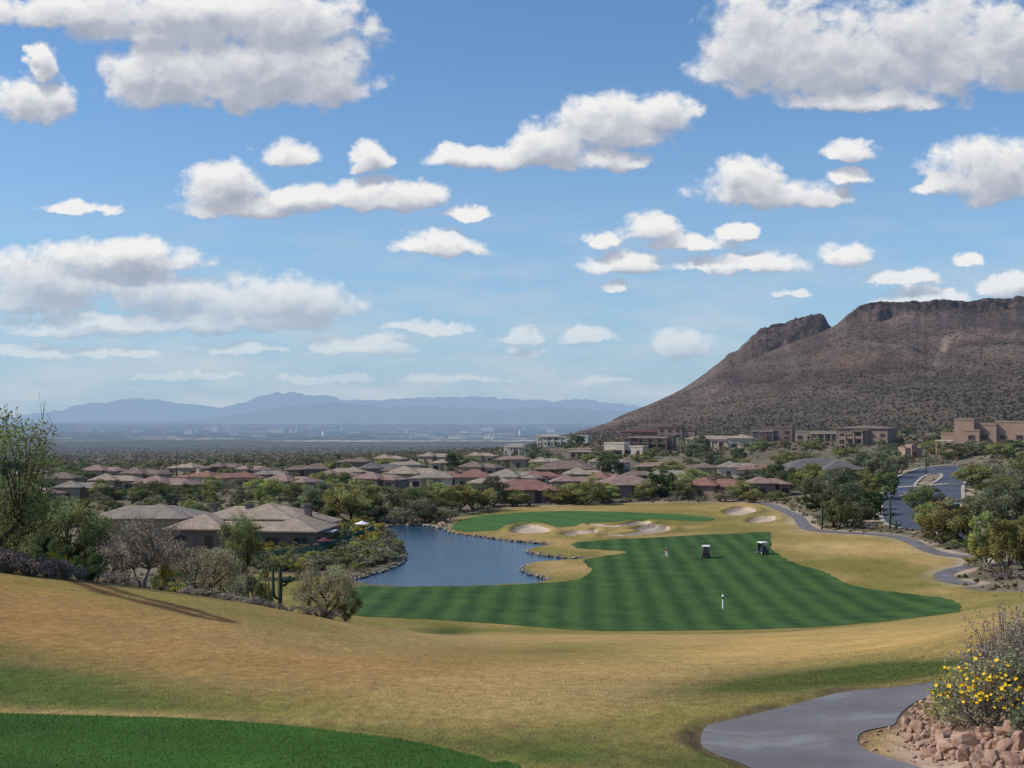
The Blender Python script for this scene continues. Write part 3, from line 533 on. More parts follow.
# whitish air towards the horizon, and thin veils between the low clouds
hz = nd(nt, 'ShaderNodeMapRange', i_1=.0, i_2=.30, i_3=1, i_4=0); nt.links.new(V_, hz.inputs[0]); hzp = mth('POWER', hz.outputs[0], 1.6)
skyc = mixc(nt, 1.0, sky.outputs[0], (.93, 1.19, 1.36, 1), 'MULTIPLY')
skyc = mixc(nt, mth('MULTIPLY', hzp, .8), skyc, (3.4, 4.7, 6.5, 1))
mpv = nd(nt, 'ShaderNodeMapping'); mpv.inputs['Scale'].default_value = (1, 4.5, 1); nt.links.new(P0, mpv.inputs[0])
vn = nd(nt, 'ShaderNodeTexNoise', i_Scale=9, i_Detail=7, i_Roughness=.6); nt.links.new(mpv.outputs[0], vn.inputs['Vector'])
veil = nd(nt, 'ShaderNodeMapRange', i_1=.42, i_2=.68, i_3=0, i_4=.7); nt.links.new(vn.outputs[0], veil.inputs[0])
lowm = nd(nt, 'ShaderNodeMapRange', i_1=.03, i_2=.19, i_3=1, i_4=.0); nt.links.new(V_, lowm.inputs[0])
skyc = mixc(nt, mth('MULTIPLY', veil.outputs[0], lowm.outputs[0]), skyc, (6.0, 6.5, 7.1, 1))
fade = nd(nt, 'ShaderNodeMapRange', i_1=.02, i_2=.13, i_3=.16, i_4=.98); nt.links.new(V_, fade.inputs[0])
above = mth('GREATER_THAN', sx.outputs[2], 0.0)
af = mth('MULTIPLY', mth('MULTIPLY', alpha.outputs[0], fade.outputs[0]), above)
fin = mixc(nt, af, skyc, ccol)
bg = nd(nt, 'ShaderNodeBackground'); bg.inputs[1].default_value = .1; nt.links.new(fin, bg.inputs[0]); wo = nd(nt, 'ShaderNodeOutputWorld'); nt.links.new(bg.outputs[0], wo.inputs[0])
cam = bpy.data.cameras.new('camera'); co = bpy.data.objects.new('camera', cam); C.objects.link(co); bpy.context.scene.camera = co
co.location = (0, 0, 0); co.rotation_euler = (math.radians(90), 0, 0); cam.sensor_width = 36; cam.lens = 36*F/1024; cam.shift_y = (HY-384)/1024; cam.clip_start = .1; cam.clip_end = 150000
sc = bpy.context.scene; sc.view_settings.view_transform = 'Standard'; sc.view_settings.look = 'None'; sc.view_settings.exposure = 0; sc.view_settings.gamma = 1
sc.cycles.use_denoising = True; sc.cycles.max_bounces = 5; sc.cycles.transparent_max_bounces = 4
# ------------------------------------------------------------------ plants
def rv(rs): v = Vector((rs.gauss(0, 1), rs.gauss(0, 1), rs.gauss(0, 1))); return v.normalized()
def leaf_mesh(name, clumps, nleaf, size, mat, rs, flat=.6, tintlo=.55, tinthi=1.4, elong=1.8):
    """many small leaf sprays scattered round the clump centres; clumps = [(centre, radius)]"""
    g = np.random.default_rng(rs.randrange(10**6)); cen = np.array([tuple(c[0]) for c in clumps]); rad = np.array([c[1] for c in clumps])
    w = rad**2; k = g.choice(len(clumps), nleaf, p=w/w.sum()); d = g.normal(size=(nleaf, 3)); d /= np.linalg.norm(d, axis=1)[:, None]
    r = rad[k]*np.power(g.random(nleaf), .45)*1.05; p = cen[k]+d*r[:, None]*np.array([1, 1, flat])
    a = g.normal(size=(nleaf, 3)); a /= np.linalg.norm(a, axis=1)[:, None]; b = np.cross(a, g.normal(size=(nleaf, 3))); b /= np.linalg.norm(b, axis=1)[:, None]
    s = (size*(.6+.8*g.random(nleaf)))[:, None]
    V = np.stack([p-a*s*elong/2, p+b*s*.45, p+a*s*elong/2, p-b*s*.45], 1).reshape(-1, 3); Fc = np.arange(nleaf*4).reshape(-1, 4)
    ct = g.uniform(tintlo, tinthi, len(clumps))[k]*(.8+.4*g.random(nleaf)); hue = g.uniform(-.12, .12, len(clumps))[k]
    cl = np.stack([ct*(1+hue), ct, ct*(1-hue*.6)], 1); cl = np.repeat(cl, 4, 0)
    return mesh_np(name, V, Fc, mat, False, cl, 'tint')
PROTO = {}
def tree_proto(key, h, wd, leaf, bark, nleaf, size, seed, stems=3, clumps=34, open_=.5, flat=.6, trunk_h=.28, bare=0, skirt=.25):
    """unit: metres. crown of uneven clumps carried on tapering limbs"""
    rs = random.Random(seed); cl = []; tr = MB(); fork = []
    for sN in range(stems):
        az = 2*math.pi*(sN+rs.random()*.6)/stems; r = wd*.16*(.5+rs.random()); top = Vector((math.cos(az)*r, math.sin(az)*r, h*trunk_h*(.8+.5*rs.random())))
        mid = Vector((top.x*.45+rs.uniform(-.05, .05)*wd, top.y*.45+rs.uniform(-.05, .05)*wd, top.z*.5)); r0 = h*.022*(1.2 if stems < 3 else .9)
        tr.tube([(rs.uniform(-.02, .02)*wd, rs.uniform(-.02, .02)*wd, -.3), mid, top], [r0*1.3, r0, r0*.75], 6); fork.append((top, r0*.75, az))
    for c in range(clumps):
        for _ in range(30):
            x, y, z = rs.uniform(-1, 1), rs.uniform(-1, 1), rs.uniform(-skirt, 1)
            q = x*x+y*y+(z*z if z > 0 else (z/max(skirt, .05))**2*.8)
            if q < 1 and q > open_*rs.random(): break
        ctr = Vector((x*wd*.43, y*wd*.43, h*.48+z*h*.42)); rr = wd*rs.uniform(.06, .14)
        cl.append((ctr, rr)); top, r0, az = min(fork, key=lambda f: (f[0].xy-ctr.xy).length)
        m = top.lerp(ctr, .5)+Vector((rs.uniform(-1, 1), rs.uniform(-1, 1), rs.uniform(-.3, .8)))*wd*.05; tr.tube([top, m, ctr], [r0*.55, r0*.35, r0*.12], 4)
        if bare:
            for t in range(bare):
                e = ctr+rv(rs)*rr*1.5; e.z = abs(e.z); tr.tube([m, ctr.lerp(e, .5)+rv(rs)*.06*wd, e], [r0*.22, r0*.16, r0*.07], 3, cap=False)
                for q in range(3): e2 = e+rv(rs)*rr*.9; tr.tube([ctr.lerp(e, .6), e2], [r0*.12, r0*.05], 3, cap=False)
    PROTO[key] = ('tree', tr.mesh('trunk', bark, True), leaf_mesh('crown', cl, nleaf, size, leaf, rs, flat), h, wd)
def shrub_proto(key, leaf, nleaf, size, seed, twigs=26, bark='bark_grey', clumps=16, flat=.75, flower=None, h=1.0, wd=1.3):
    rs = random.Random(seed); tr = MB(); cl = []
    for c in range(clumps):
        az = rs.random()*6.28; r = math.sqrt(rs.random())*.40*wd; z = h*(.22+.62*rs.random()*(1-(r/(.5*wd))**2*.7)); ctr = Vector((math.cos(az)*r, math.sin(az)*r, z)); cl.append((ctr, wd*rs.uniform(.10, .18)))
    for t in range(twigs):
        ctr = cl[t % clumps][0]+rv(rs)*.06; tr.tube([(rs.uniform(-.05, .05), rs.uniform(-.05, .05), -.08), ctr.lerp(Vector((0, 0, 0)), .45)+rv(rs)*.05, ctr+Vector((0, 0, .08))], [.014, .010, .004], 3, cap=False)
    fl = None
    if flower: fl = leaf_mesh('blossom', [(c+Vector((0, 0, r*.55)), r*.9) for c, r in cl if c.z > .35*h], int(nleaf*.45), size*.9, flower, rs, .45)
    PROTO[key] = ('shrub', tr.mesh('stem', bark, False), leaf_mesh('foliage', cl, nleaf, size, leaf, rs, flat), h, wd, fl)
for i in range(3):
    tree_proto('pv%d' % i, 5.5, 6.5, 'leaf_paloverde', 'bark', 6000, .14, 10+i, 4, 46, .5, .7, .18, skirt=.75)
    tree_proto('mq%d' % i, 5.5, 6.8, 'leaf_mesquite', 'bark', 6000, .14, 20+i, 4, 46, .5, .7, .18, skirt=.75)
    tree_proto('ol%d' % i, 5.0, 5.5, 'leaf_dark', 'bark', 5200, .15, 30+i, 3, 36, .5, .8, .16, skirt=.85)
for i in range(2):
    tree_proto('bl%d' % i, 5.5, 6.0, 'leaf_blue', 'bark', 5400, .14, 40+i, 4, 44, .5, .7, .16, skirt=.8)
    tree_proto('go%d' % i, 5.0, 6.0, 'leaf_orange', 'bark', 5200, .14, 50+i, 4, 40, .5, .7, .18, skirt=.7)
    tree_proto('gy%d' % i, 4.6, 5.8, 'leaf_grey', 'bark_grey', 3400, .12, 60+i, 4, 34, .5, .7, .16, bare=2, skirt=.7)
tree_proto('bare', 5.0, 7.0, 'leaf_dry', 'bark_grey', 2600, .10, 71, 2, 44, .5, .6, bare=4, trunk_h=.34)
tree_proto('bigmq', 9.5, 10.5, 'leaf_near', 'bark', 11500, .11, 72, 3, 64, .25, .9, .2, bare=1, skirt=.9)
tree_proto('nearpv', 5.6, 6.5, 'leaf_near', 'bark', 9000, .10, 73, 4, 56, .5, .7, .2, skirt=.9)
tree_proto('nearol', 5.6, 6.5, 'leaf_near', 'bark', 9500, .10, 74, 4, 56, .5, .7, .2, skirt=.9)
tree_proto('nearbl', 5.6, 6.5, 'leaf_pale', 'bark', 8500, .085, 75, 5, 56, .5, .75, .2, bare=1, skirt=.9)
for i in range(3):
    shrub_proto('sg%d' % i, 'leaf_grey', 420, .075, 80+i); shrub_proto('sd%d' % i, 'leaf_mesquite', 420, .085, 90+i); shrub_proto('sl%d' % i, 'leaf_lime', 420, .075, 100+i)
    shrub_proto('sy%d' % i, 'leaf_orange', 340, .075, 110+i, flower='leaf_yellow'); shrub_proto('sp%d' % i, 'leaf_purple', 700, .045, 120+i, 60); shrub_proto('st%d' % i, 'leaf_dry', 420, .065, 130+i, 40)
KIND = {'pv': ('yellow green palo verde tree', 'palo_verde_tree', 'tree', 3), 'mq': ('olive green mesquite tree', 'mesquite_tree', 'tree', 3), 'ol': ('dark green rounded tree', 'evergreen_tree', 'tree', 3),
 'bl': ('grey green desert tree', 'desert_tree', 'tree', 2), 'go': ('ochre brown leaved tree', 'desert_tree', 'tree', 2), 'gy': ('pale twiggy thin crowned tree', 'desert_tree', 'tree', 2),
 'sg': ('grey green desert shrub', 'desert_shrub', 'shrub', 3), 'sd': ('dark olive creosote bush', 'creosote_bush', 'shrub', 3), 'sl': ('lime green leafy shrub', 'leafy_shrub', 'shrub', 3),
 'sy': ('shrub topped with yellow bloom', 'flowering_shrub', 'shrub', 3), 'sp': ('bare purple brown twiggy shrub', 'twiggy_shrub', 'shrub', 3), 'st': ('dry straw coloured shrub', 'dry_shrub', 'shrub', 3)}
PLANTS = []
def plant(key, x, y, h, wd=None, label=None, name=None, cat=None, group=None, sink=.05, tiny=False):
    base = key
    if key in KIND: base = key+str(RNG.integers(KIND[key][3]))
    p = PROTO[base]; k2 = KIND.get(key)
    z = tz(x, y)-sink; sh = h/p[3]; sw = (wd/p[4]) if wd else sh
    nm = name or (k2[1] if k2 else 'desert_tree'); rz = RNG.uniform(0, 6.28)
    if tiny:
        r = link(nm, p[2], None, (x, y, z)); r.rotation_euler = (0, 0, rz); r.scale = (sw, sw, sh)
    else:
        r = empty(nm, (x, y, z), rz); r.scale = (sw, sw, sh)
        link('trunk' if p[0] == 'tree' else 'stem', p[1], r); link('crown' if p[0] == 'tree' else 'foliage', p[2], r)
        if p[0] == 'shrub' and p[5]: link('blossom', p[5], r)
    tag(r, label, cat or (k2[2] if k2 else 'tree')); PLANTS.append([r, key, x, y, h, label, group]); return r
def plant_px(key, px, D, ytop, wpx, **k):
    x, y = ptD(px, D); z = tz(x, y); h = max(.4, (HY-ytop)/F*D-z); return plant(key, x, y, h, wpx/F*D, **k)
# --- behind the crest on the left
for key, px, D, yt, wp, lb in [
 ('bigmq', -12, 60, 393, 165, 'tall airy mesquite tree cut by the left edge of the view'),
 ('nearol', 14, 92, 462, 80, 'olive tree crown below and right of the tall mesquite'),
 ('nearol', 62, 76, 492, 98, 'dense olive palo verde tree behind the purple twiggy brush'),
 ('nearol', 100, 95, 502, 60, 'thin leaved tree between the palo verde and the bare mesquite'),
 ('bare', 145, 70, 513, 105, 'bare branched mesquite tree with forked dark trunk on the crest'),
 ('nearbl', 196, 78, 534, 95, 'wide grey green tree between the bare mesquite and the flowering shrubs'),
 ('nearbl', 218, 88, 545, 60, 'low grey green tree right of the bare mesquite'),
 ('nearol', 240, 170, 508, 50, 'round green tree in front of the big tan roofed house'),
 ('nearbl', 322, 66, 553, 72, 'grey leafless looking bush tree right of the saguaro cactus'),
 ('nearpv', 346, 70, 580, 32, 'small blue green bush at the near left corner of the fairway'),
 ('ol', 18, 84, 506, 42, 'dark blue green tree under the tall mesquite'),
 ('ol', 50, 72, 528, 46, 'bright green leafy bush in front of the dense palo verde'),
 ('ol', 88, 64, 543, 36, 'rounded dark green bush on the crest edge'), ]:
    plant_px(key, px, D, yt, wp, label=lb, name='mesquite_tree' if 'mesquite' in lb else ('leafy_bush' if 'bush' in lb.split(' on ')[0].split(' at ')[0].split(' right ')[0].split(' in ')[0] else 'desert_tree'), cat='bush' if 'bush' in lb and 'bush tree' not in lb else 'tree')
for key, px, D, yt, wp in [('sp', -12, 57, 540, 60), ('sp', 8, 57, 543, 52), ('sp', 30, 57.5, 546, 50), ('sp', 50, 58, 550, 42), ('sl', 14, 61, 539, 40), ('sy', 60, 61, 548, 34), ('sp', 66, 58.5, 556, 24), ('st', 80, 61, 561, 22),
 ('sy', 166, 72, 556, 30), ('sp', 116, 63, 566, 30), ('st', 128, 63, 570, 26), ('sl', 176, 66, 580, 24), ('sp', 190, 64, 583, 26), ('st', 206, 63, 585, 30), ('sp', 222, 63, 590, 28), ('st', 240, 63, 594, 24), ('sp', 258, 63.5, 594, 30), ('sp', 272, 64, 598, 28),
 ('st', 290, 64, 602, 22), ('st', 308, 64.5, 603, 28), ('st', 330, 65, 606, 24), ('sg', 246, 110, 563, 34), ('sg', 232, 104, 566, 34), ('sd', 262, 100, 560, 30), ('sg', 214, 96, 556, 40)]:
    plant_px(key, px, D, yt, wp)
# saguaro cacti
def saguaro(px, D, ytop, label, arms, rr=.28):
    x, y = ptD(px, D); z = tz(x, y); h = max(1.5, (HY-ytop)/F*D-z); r = empty('saguaro_cactus', (x, y, z-.1)); b = MB()
    def fl(pts, rad, n=12):
        nn_ = len(b.v); b.tube(pts, rad, n)
        for i in range(nn_, len(b.v)):   # ribs
            if (i-nn_) % 2: k = (i-nn_)//n; c = Vector(pts[min(k, len(pts)-1)]); b.v[i] = tuple(c+(Vector(b.v[i])-c)*.78)
    fl([(0, 0, 0), (0, 0, h*.3), (.02, 0, h*.7), (0, 0, h*.95), (0, 0, h)], [rr*.85, rr, rr*1.02, rr*.8, rr*.2]); b.build('trunk', 'cactus', r, True)
    for (sx_, zb, zt, out) in arms:
        b = MB(); fl([(0, 0, h*zb), (sx_*out*.6, 0, h*zb+.05), (sx_*out, .05, h*zb+.35), (sx_*out*1.1, .05, h*zt), (sx_*out*1.1, .05, h*zt+.12)], [rr*.55, rr*.62, rr*.68, rr*.6, rr*.15]); b.build('arm', 'cactus', r, True)
    tag(r, label, 'cactus')
saguaro(280, 78, 566, 'dark saguaro cactus with raised arms left of the grey bush on the crest', [(-1, .35, .99, .42), (1, .62, .80, .55), (1, .70, .92, 1.1)], .15)
# --- shrubs on the lakeside point and under the house
PEN = [(240,548),(262,540),(300,538),(330,532),(360,528),(384,531),(398,541),(402,550),(392,560),(372,568),(352,574),(300,572),(255,570),(236,562)]
pw = world_poly(PEN, 105); cnt = 0; pts = []
while cnt < 230:
    px, py = RNG.uniform(236, 404), RNG.uniform(528, 576); x, y = hit(px, py, 105)
    if sdf(pw, np.array([x]), np.array([y]))[0] > -.3 or lake_sd(np.array([x]), np.array([y]))[0] < .9: continue
    if any((x-a)**2+(y-b)**2 < .9 for a, b in pts): 
        cnt += .05; continue
    yel = (px < 285 and py < 556 and RNG.random() < .6) or (300 < px < 380 and py < 545 and RNG.random() < .4)
    k = 'sy' if yel else RNG.choice(['sg', 'sg', 'sg', 'st', 'sd', 'sl'], p=[.2, .16, .12, .12, .18, .22]); pts.append((x, y)); cnt += 1
    plant(k, x, y, RNG.uniform(1.2, 2.3), RNG.uniform(2.4, 4.0), group='lakeside point')
# ------------------------------------------------------------------ houses
def prism(mb, x0, x1, y0, y1, z0, h, over=.7, ridge=None):
    """hip roof over a rectangle, eaves overhanging"""
    x0 -= over; x1 += over; y0 -= over; y1 += over; w, d = x1-x0, y1-y0; t = .22
    if w >= d: r0, r1 = (x0+d/2, (y0+y1)/2), (x1-d/2, (y0+y1)/2)
    else: r0, r1 = ((x0+x1)/2, y0+w/2), ((x0+x1)/2, y1-w/2)
    V = [(x0, y0, z0), (x1, y0, z0), (x1, y1, z0), (x0, y1, z0), (x0, y0, z0+t), (x1, y0, z0+t), (x1, y1, z0+t), (x0, y1, z0+t), (r0[0], r0[1], z0+t+h), (r1[0], r1[1], z0+t+h)]
    Fc = [(3, 2, 1, 0), (0, 1, 5, 4), (1, 2, 6, 5), (2, 3, 7, 6), (3, 0, 4, 7)]
    Fc += [(4, 5, 9, 8), (5, 6, 9), (6, 7, 8, 9), (7, 4, 8)] if w >= d else [(4, 5, 8), (5, 6, 9, 8), (6, 7, 9), (7, 4, 8, 9)]
    mb.add(V, Fc)
HOUSES = []
def window(par, x, y, z, w, h, axis, wallmat, panes=2):
    """frame standing proud of the wall, glass inside it. axis: 'f' front (-y), 'l' left (-x), 'r' right (+x)"""
    f = MB(); g = MB(); t = .12; n = {'f': (0, -1), 'l': (-1, 0), 'r': (1, 0)}[axis]
    def bx(mb, a, b, c0, c1, off, th_):
        if axis == 'f': mb.box((x+(a+b)/2, y-off, z+(c0+c1)/2), (b-a, th_, c1-c0))
        else: mb.box((x+n[0]*off, y+(a+b)/2, z+(c0+c1)/2), (th_, b-a, c1-c0))
    bx(f, -w/2-t, w/2+t, h, h+t, .05, .14); bx(f, -w/2-t, w/2+t, -t, 0, .07, .2); bx(f, -w/2-t, -w/2, 0, h, .05, .14); bx(f, w/2, w/2+t, 0, h, .05, .14)
    for k in range(1, panes): bx(f, -w/2+w*k/panes-.04, -w/2+w*k/panes+.04, 0, h, .04, .1)
    bx(g, -w/2, w/2, 0, h, .012, .03)
    fo = f.build('window', wallmat, par); g.build('pane', 'window_glass', fo)
def house(px, py, wpx, roof, wall, label, D=None, kind='hip', h=3.0, two=False, chim=0, yaw=None, depth=None, porch=None, wtrim='trim', blocks=None, name='stucco_house', roofh=None):
    if D is None: x, y = hit(px, py, 200)
    else: x, y = ptD(px, D)
    W = wpx/F*y; rs = random.Random(int(px*31+py)); dp = depth or min(14, max(8, W*.55)); yaw = rs.uniform(-.5, .1) if yaw is None else (yaw-.3 if name == 'hillside_villa' else yaw)
    z = min(tz(x+a, y+b) for a in (-W/2, 0, W/2) for b in (0, dp))-.1; zt = tz(x, y)
    r = empty(name, (x, y, zt), yaw); r['category'] = 'house'; r['label'] = label; lo = z-zt-.8; HOUSES.append((x, y, W, dp, label, roof, wall, r))
    wb = MB(); rb = MB()
    if blocks is None:
        m = W*rs.uniform(.45, .6); o_ = rs.choice([-1, 1]); H2 = h+(2.8 if two else 0)
        blocks = [(-W/2*1.0, W/2*1.0, 1.5, dp, h), (o_*W*.18-m/2, o_*W*.18+m/2, -1.2, dp-2.0, H2+.35), (-o_*W*.34-W*.13, -o_*W*.34+W*.13, -.4, dp-3, h+.12)]
    for i, (a, b, c_, d_, hh) in enumerate(blocks):
        wb.box(((a+b)/2, (c_+d_)/2, (lo+hh)/2), (b-a, d_-c_, hh-lo))
        if kind == 'hip': prism(rb, a, b, c_, d_, hh, (roofh or .21)*min(b-a, d_-c_)+.3*(i == 1), .65)
        else:
            # parapet with a flat roof slab set inside, cap on top
            t = .35
            for (u0, u1, v0, v1) in ((a-.12, b+.12, c_-.12, c_+t), (a-.12, b+.12, d_-t, d_+.12), (a-.12, a+t, c_+t, d_-t), (b-t, b+.12, c_+t, d_-t)): rb.box(((u0+u1)/2, (v0+v1)/2, hh+.3+.01*i), (u1-u0, v1-v0, .6))
            rb.box(((a+b)/2, (c_+d_)/2, hh+.06), (b-a-2*t, d_-c_-2*t, .1))
    wb.build('wall', 'wall_'+wall, r); rb.build('roof', ('roof_'+roof) if kind == 'hip' else ('roof_'+roof if roof in ROOFS else 'wall_'+wall), r)
    nb = 0
    for i, (a, b, c_, d_, hh) in enumerate(blocks):
        wdt = b-a; n = max(1, int(wdt/4.2))
        for k in range(n):
            xx = a+wdt*(k+.5)/n
            if i == 0 and any(bb[0]-1.6 < xx < bb[1]+1.6 and bb[2] < c_ for bb in blocks[1:]): continue
            if i == 1 and k == n//2 and not porch:
                dm = MB(); dm.box((xx, c_-.05, 1.1), (1.3, .14, 2.2)); dd_ = dm.build('door', 'door_wood', r); hb = MB(); hb.box((xx+.45, c_-.15, 1.05), (.06, .06, .25)); hb.build('handle', 'metal_pole', dd_)
            else: window(r, xx, c_, .75, min(2.2, wdt/n*.5), 1.45 if hh > 2.8 else 1.0, 'f', wtrim)
            if hh > 5.2: window(r, xx, c_, 3.75, min(2.0, wdt/n*.5), 1.25, 'f', wtrim)
            nb += 1
        if i == 1 or len(blocks) == 1 or i == 2:
            s_ = 'r' if (a+b)/2 > 0 else 'l'; window(r, b if s_ == 'r' else a, (c_+min(d_, c_+5))/2, .8, 1.5, 1.3, s_, wtrim)
            if hh > 5.2: window(r, b if s_ == 'r' else a, (c_+min(d_, c_+5))/2, 3.8, 1.4, 1.2, s_, wtrim)
    for k in range(chim):
        xx = (-.12, .3, -.38)[k]*W; q = blocks[min(k, len(blocks)-1)]; top = max(bk[4] for bk in blocks)+2.3; cm = MB(); cm.box((xx, dp*.45, top/2+1.2), (1.15, .95, top-2.4)); cm.box((xx, dp*.45, top+.1), (1.45, 1.25, .25)); ch = cm.build('chimney', 'stonework' if chim > 1 else 'wall_'+wall, r)
        cp_ = MB(); cp_.box((xx, dp*.45, top+.35), (.6, .5, .3)); cp_.build('cap', 'trim', ch)
    if porch:
        a, b, yy, hh = porch[0]*W, porch[1]*W, min(bk[2] for bk in blocks)-2.6, porch[2]; pb = MB(); pb.box(((a+b)/2, yy+1.3-.15, hh+.2), (b-a+.8, 3.3, .4)); pb.build('porch_roof', 'roof_'+roof if roof in ROOFS else 'trim_light', r)
        n = porch[3]
        for k in range(n+1):
            cb_ = MB(); xx = a+(b-a)*k/n; cb_.box((xx, yy, (lo+hh)/2), (.55, .55, hh-lo)); cb_.box((xx, yy, hh-.12), (.8, .8, .2)); cb_.build('column', 'wall_'+wall, r)
        if hh > 4.5:
            dk = MB(); dk.box(((a+b)/2, yy+1.2, 2.95), (b-a-.6, 2.35, .25)); dk.box(((a+b)/2, yy+.08, 3.55), (b-a-.6, .12, .9)); dk.build('balcony', 'wall_'+wall, r)
    return r
# estate beside the lake
house(146, 0, 118, 'gray', 'tan', 'low house with weathered grey roof and stone chimney behind the bare mesquite tree', D=236, yaw=.06, h=3.2, chim=1, depth=15,
      blocks=[(-11, 10, 0, 12, 3.0), (-4, 8, -3.5, 9, 3.3)], roofh=.17)
house(252, 0, 150, 'tan', 'brown', 'large rambling tan tile roofed house with stone chimneys nearest the lake', D=214, yaw=-.12, h=3.4, chim=3, depth=17,
      blocks=[(-13.5, 11, 1, 16, 3.4), (-14, -4, -3.2, 9, 3.2), (2.5, 12.2, -4.2, 9, 3.1), (-6, 6, 3, 17, 4.5)], roofh=.19)
HL = [  # px, py(base), width px, roof, wall, label, options
 (18,506,60,'pink','tan','pink brown roofed house half hidden by the tall mesquite at the left edge',{}),
 (78,500,52,'gray','tan','grey roofed house above the dense olive palo verde',{}),
 (52,489,46,'brown','tan','small brown roofed house in the back row at far left',{}),
 (112,492,50,'tan','tan','tan roofed house behind the low grey roofed house',{}),
 (160,496,60,'pink','pink','long rose roofed house behind the two lakeside houses',{}),
 (140,484,44,'brown','tan','brown roofed house in the back row left of the red roofed pair',{}),
 (196,487,44,'red','cream','left house of the pair with brick red roofs',{'chim':1}),
 (234,488,50,'red','cream','red roofed house with bright cream gable right of its twin',{'porch':(.1,.45,2.7,3)}),
 (268,484,34,'gray','tan','small grey roofed house right of the red roofed pair',{}),
 (285,492,52,'pink','rose','dusty rose house behind the chimneys of the largest lakeside house',{'chim':1}),
 (308,478,42,'brown','brown','dark brown roofed house at the edge of the open desert',{'yaw':.2}),
 (332,487,44,'pink','tan','pale pink roofed house above the row of trees behind the lake',{}),
 (378,478,48,'slate','brown','slate grey roofed house beyond the far left trees of the lake',{'depth':9}),
 (352,470,34,'brown','brown','small brown house farthest out towards the desert',{}),
 (412,484,58,'tan','tan','wide tan roofed house left of the long red roofed house',{}),
 (405,474,36,'tan','cream','tan house behind the wide tan roofed one',{}),
 (432,488,48,'gray','cream','grey hipped roof house directly behind the lakeside trees',{}),
 (462,488,62,'red','tan','long red roofed house with row of dark windows above the lake',{'chim':1}),
 (478,477,40,'brown','tan','brown roofed house behind the long red roofed house',{}),
 (448,472,36,'tan','cream','cream walled house on the rise behind the red roofed house',{}),
 (432,464,34,'gray','tan','small grey roofed house on the far edge of the rise',{}),
 (512,488,56,'gray','cream','grey hipped roof house with white framed windows beside a red roof',{'wtrim':'trim_light'}),
 (542,487,38,'red','cream','narrow red roofed house touching the grey hipped one',{'porch':(-.3,.3,2.6,3)}),
 (527,503,68,'red','rose','big red hipped roof house at the far edge of the green',{'depth':14}),
 (563,479,62,'brown','brown','broad brown hipped roof house with deep eaves',{'depth':15}),
 (585,485,44,'tan','tan','tan roofed house right of the broad brown roof',{}),
 (512,468,36,'pink','tan','pink roofed house below the white arched villa',{}),
 (628,498,64,'pink','rose','mauve hipped roof house behind the trees above the bunkers',{'depth':14}),
 (655,476,34,'pink','tan','small salmon roofed house under the columned villa',{}),
 (668,486,46,'gray','tan','grey roofed bungalow among the middle trees',{}),
 (712,499,62,'red','rose','dark rose roofed house with small chimney above the cart path',{'chim':1,'depth':10}),
 (700,478,34,'brown','tan','brown roofed bungalow left of the pale gabled roof',{}),
 (738,478,50,'gray','cream','pale grey gabled roof house in the middle of the slope',{}),
 (758,480,40,'red','cream','orange red tiled house with tall white chimney',{'chim':1}),
 (770,497,44,'pink','rose','faded pink roofed house behind the right bunkers',{}),
 (828,481,86,'slate','brown','wide house with plain slate grey hipped roof',{'depth':18,'roofh':.2,'yaw':.05}),
 (480,463,30,'tan','cream','small cream house at the foot of the hill on the left',{}),
 (100,480,40,'pink','tan','salmon roofed house behind the far left grey roofed ones',{}),
 (182,476,36,'tan','tan','sandy roofed house farthest back above the red roofed pair',{}),
 (222,475,34,'brown','brown','umber roofed house in the back row above the red roofed pair',{}),
 (248,478,30,'pink','tan','dusty pink roofed house just left of the open desert',{}),
 (22,484,44,'tan','tan','straw roofed house in the back row at the left edge',{}),
 (345,482,40,'tan','cream','biscuit roofed house left of the slate roofed one',{}),
 (375,490,48,'pink','rose','old rose roofed house behind the brown leaved tree',{}),
 (398,480,34,'brown','tan','chestnut roofed house between the slate roof and the wide tan roof',{}),
 (388,467,30,'tan','tan','lonely straw roofed house farthest back above the lake',{}),
 (492,495,44,'tan','tan','sand roofed house left of the big red hipped roof',{}),
 (574,494,44,'pink','tan','faded salmon roofed house right of the big red hipped roof',{}),
 (604,490,36,'red','cream','brick roofed bungalow left of the mauve hipped roof',{}),
 (640,487,34,'brown','tan','cocoa roofed bungalow above the mauve hipped roof',{}),
 (545,471,34,'tan','cream','buff roofed house under the large white villa',{}),
 (686,492,36,'tan','tan','buff roofed bungalow left of the dark rose roof',{}),
 (605,472,36,'tan','cream','sandy roofed house below the long low villa',{}),
]
for px, py, wp, rf, wl, lb, op in HL: house(px, py, wp, rf, wl, lb, **op)
V2 = dict(kind='flat')
house(517, 455, 30, 'none', 'white', 'white villa with tall arches at the left end of the hill row', yaw=.1, depth=9, h=5.5, kind='flat', blocks=[(-5, 3, 0, 9, 5.2), (2, 7, 2, 9, 4.0), (-7, -4, 1, 8, 4.2)], porch=(-.3, .3, 4.2, 3), name='hillside_villa')
house(562, 447, 60, 'none', 'white', 'large white flat roofed villa with open upper loggia', depth=11, kind='flat', yaw=.05, blocks=[(-15, -2, 0, 11, 6.3), (-3, 9, 1.5, 11, 5.2), (8, 15, .5, 9, 6.0)], porch=(-.35, .1, 5.6, 4), name='hillside_villa')
house(578, 458, 62, 'none', 'tan', 'long low tan villa with deep shaded terrace', depth=10, kind='flat', yaw=0, blocks=[(-15, 15, 0, 9, 3.4), (-4, 6, -1.5, 8, 4.0)], porch=(-.1, .45, 3.1, 5), name='hillside_villa')
house(622, 455, 40, 'none', 'cream', 'cream stepped villa left of the columned two storey villa', depth=9, kind='flat', yaw=-.1, blocks=[(-8, 1, 0, 8, 5.0), (0, 9, 1, 9, 3.6)], name='hillside_villa')
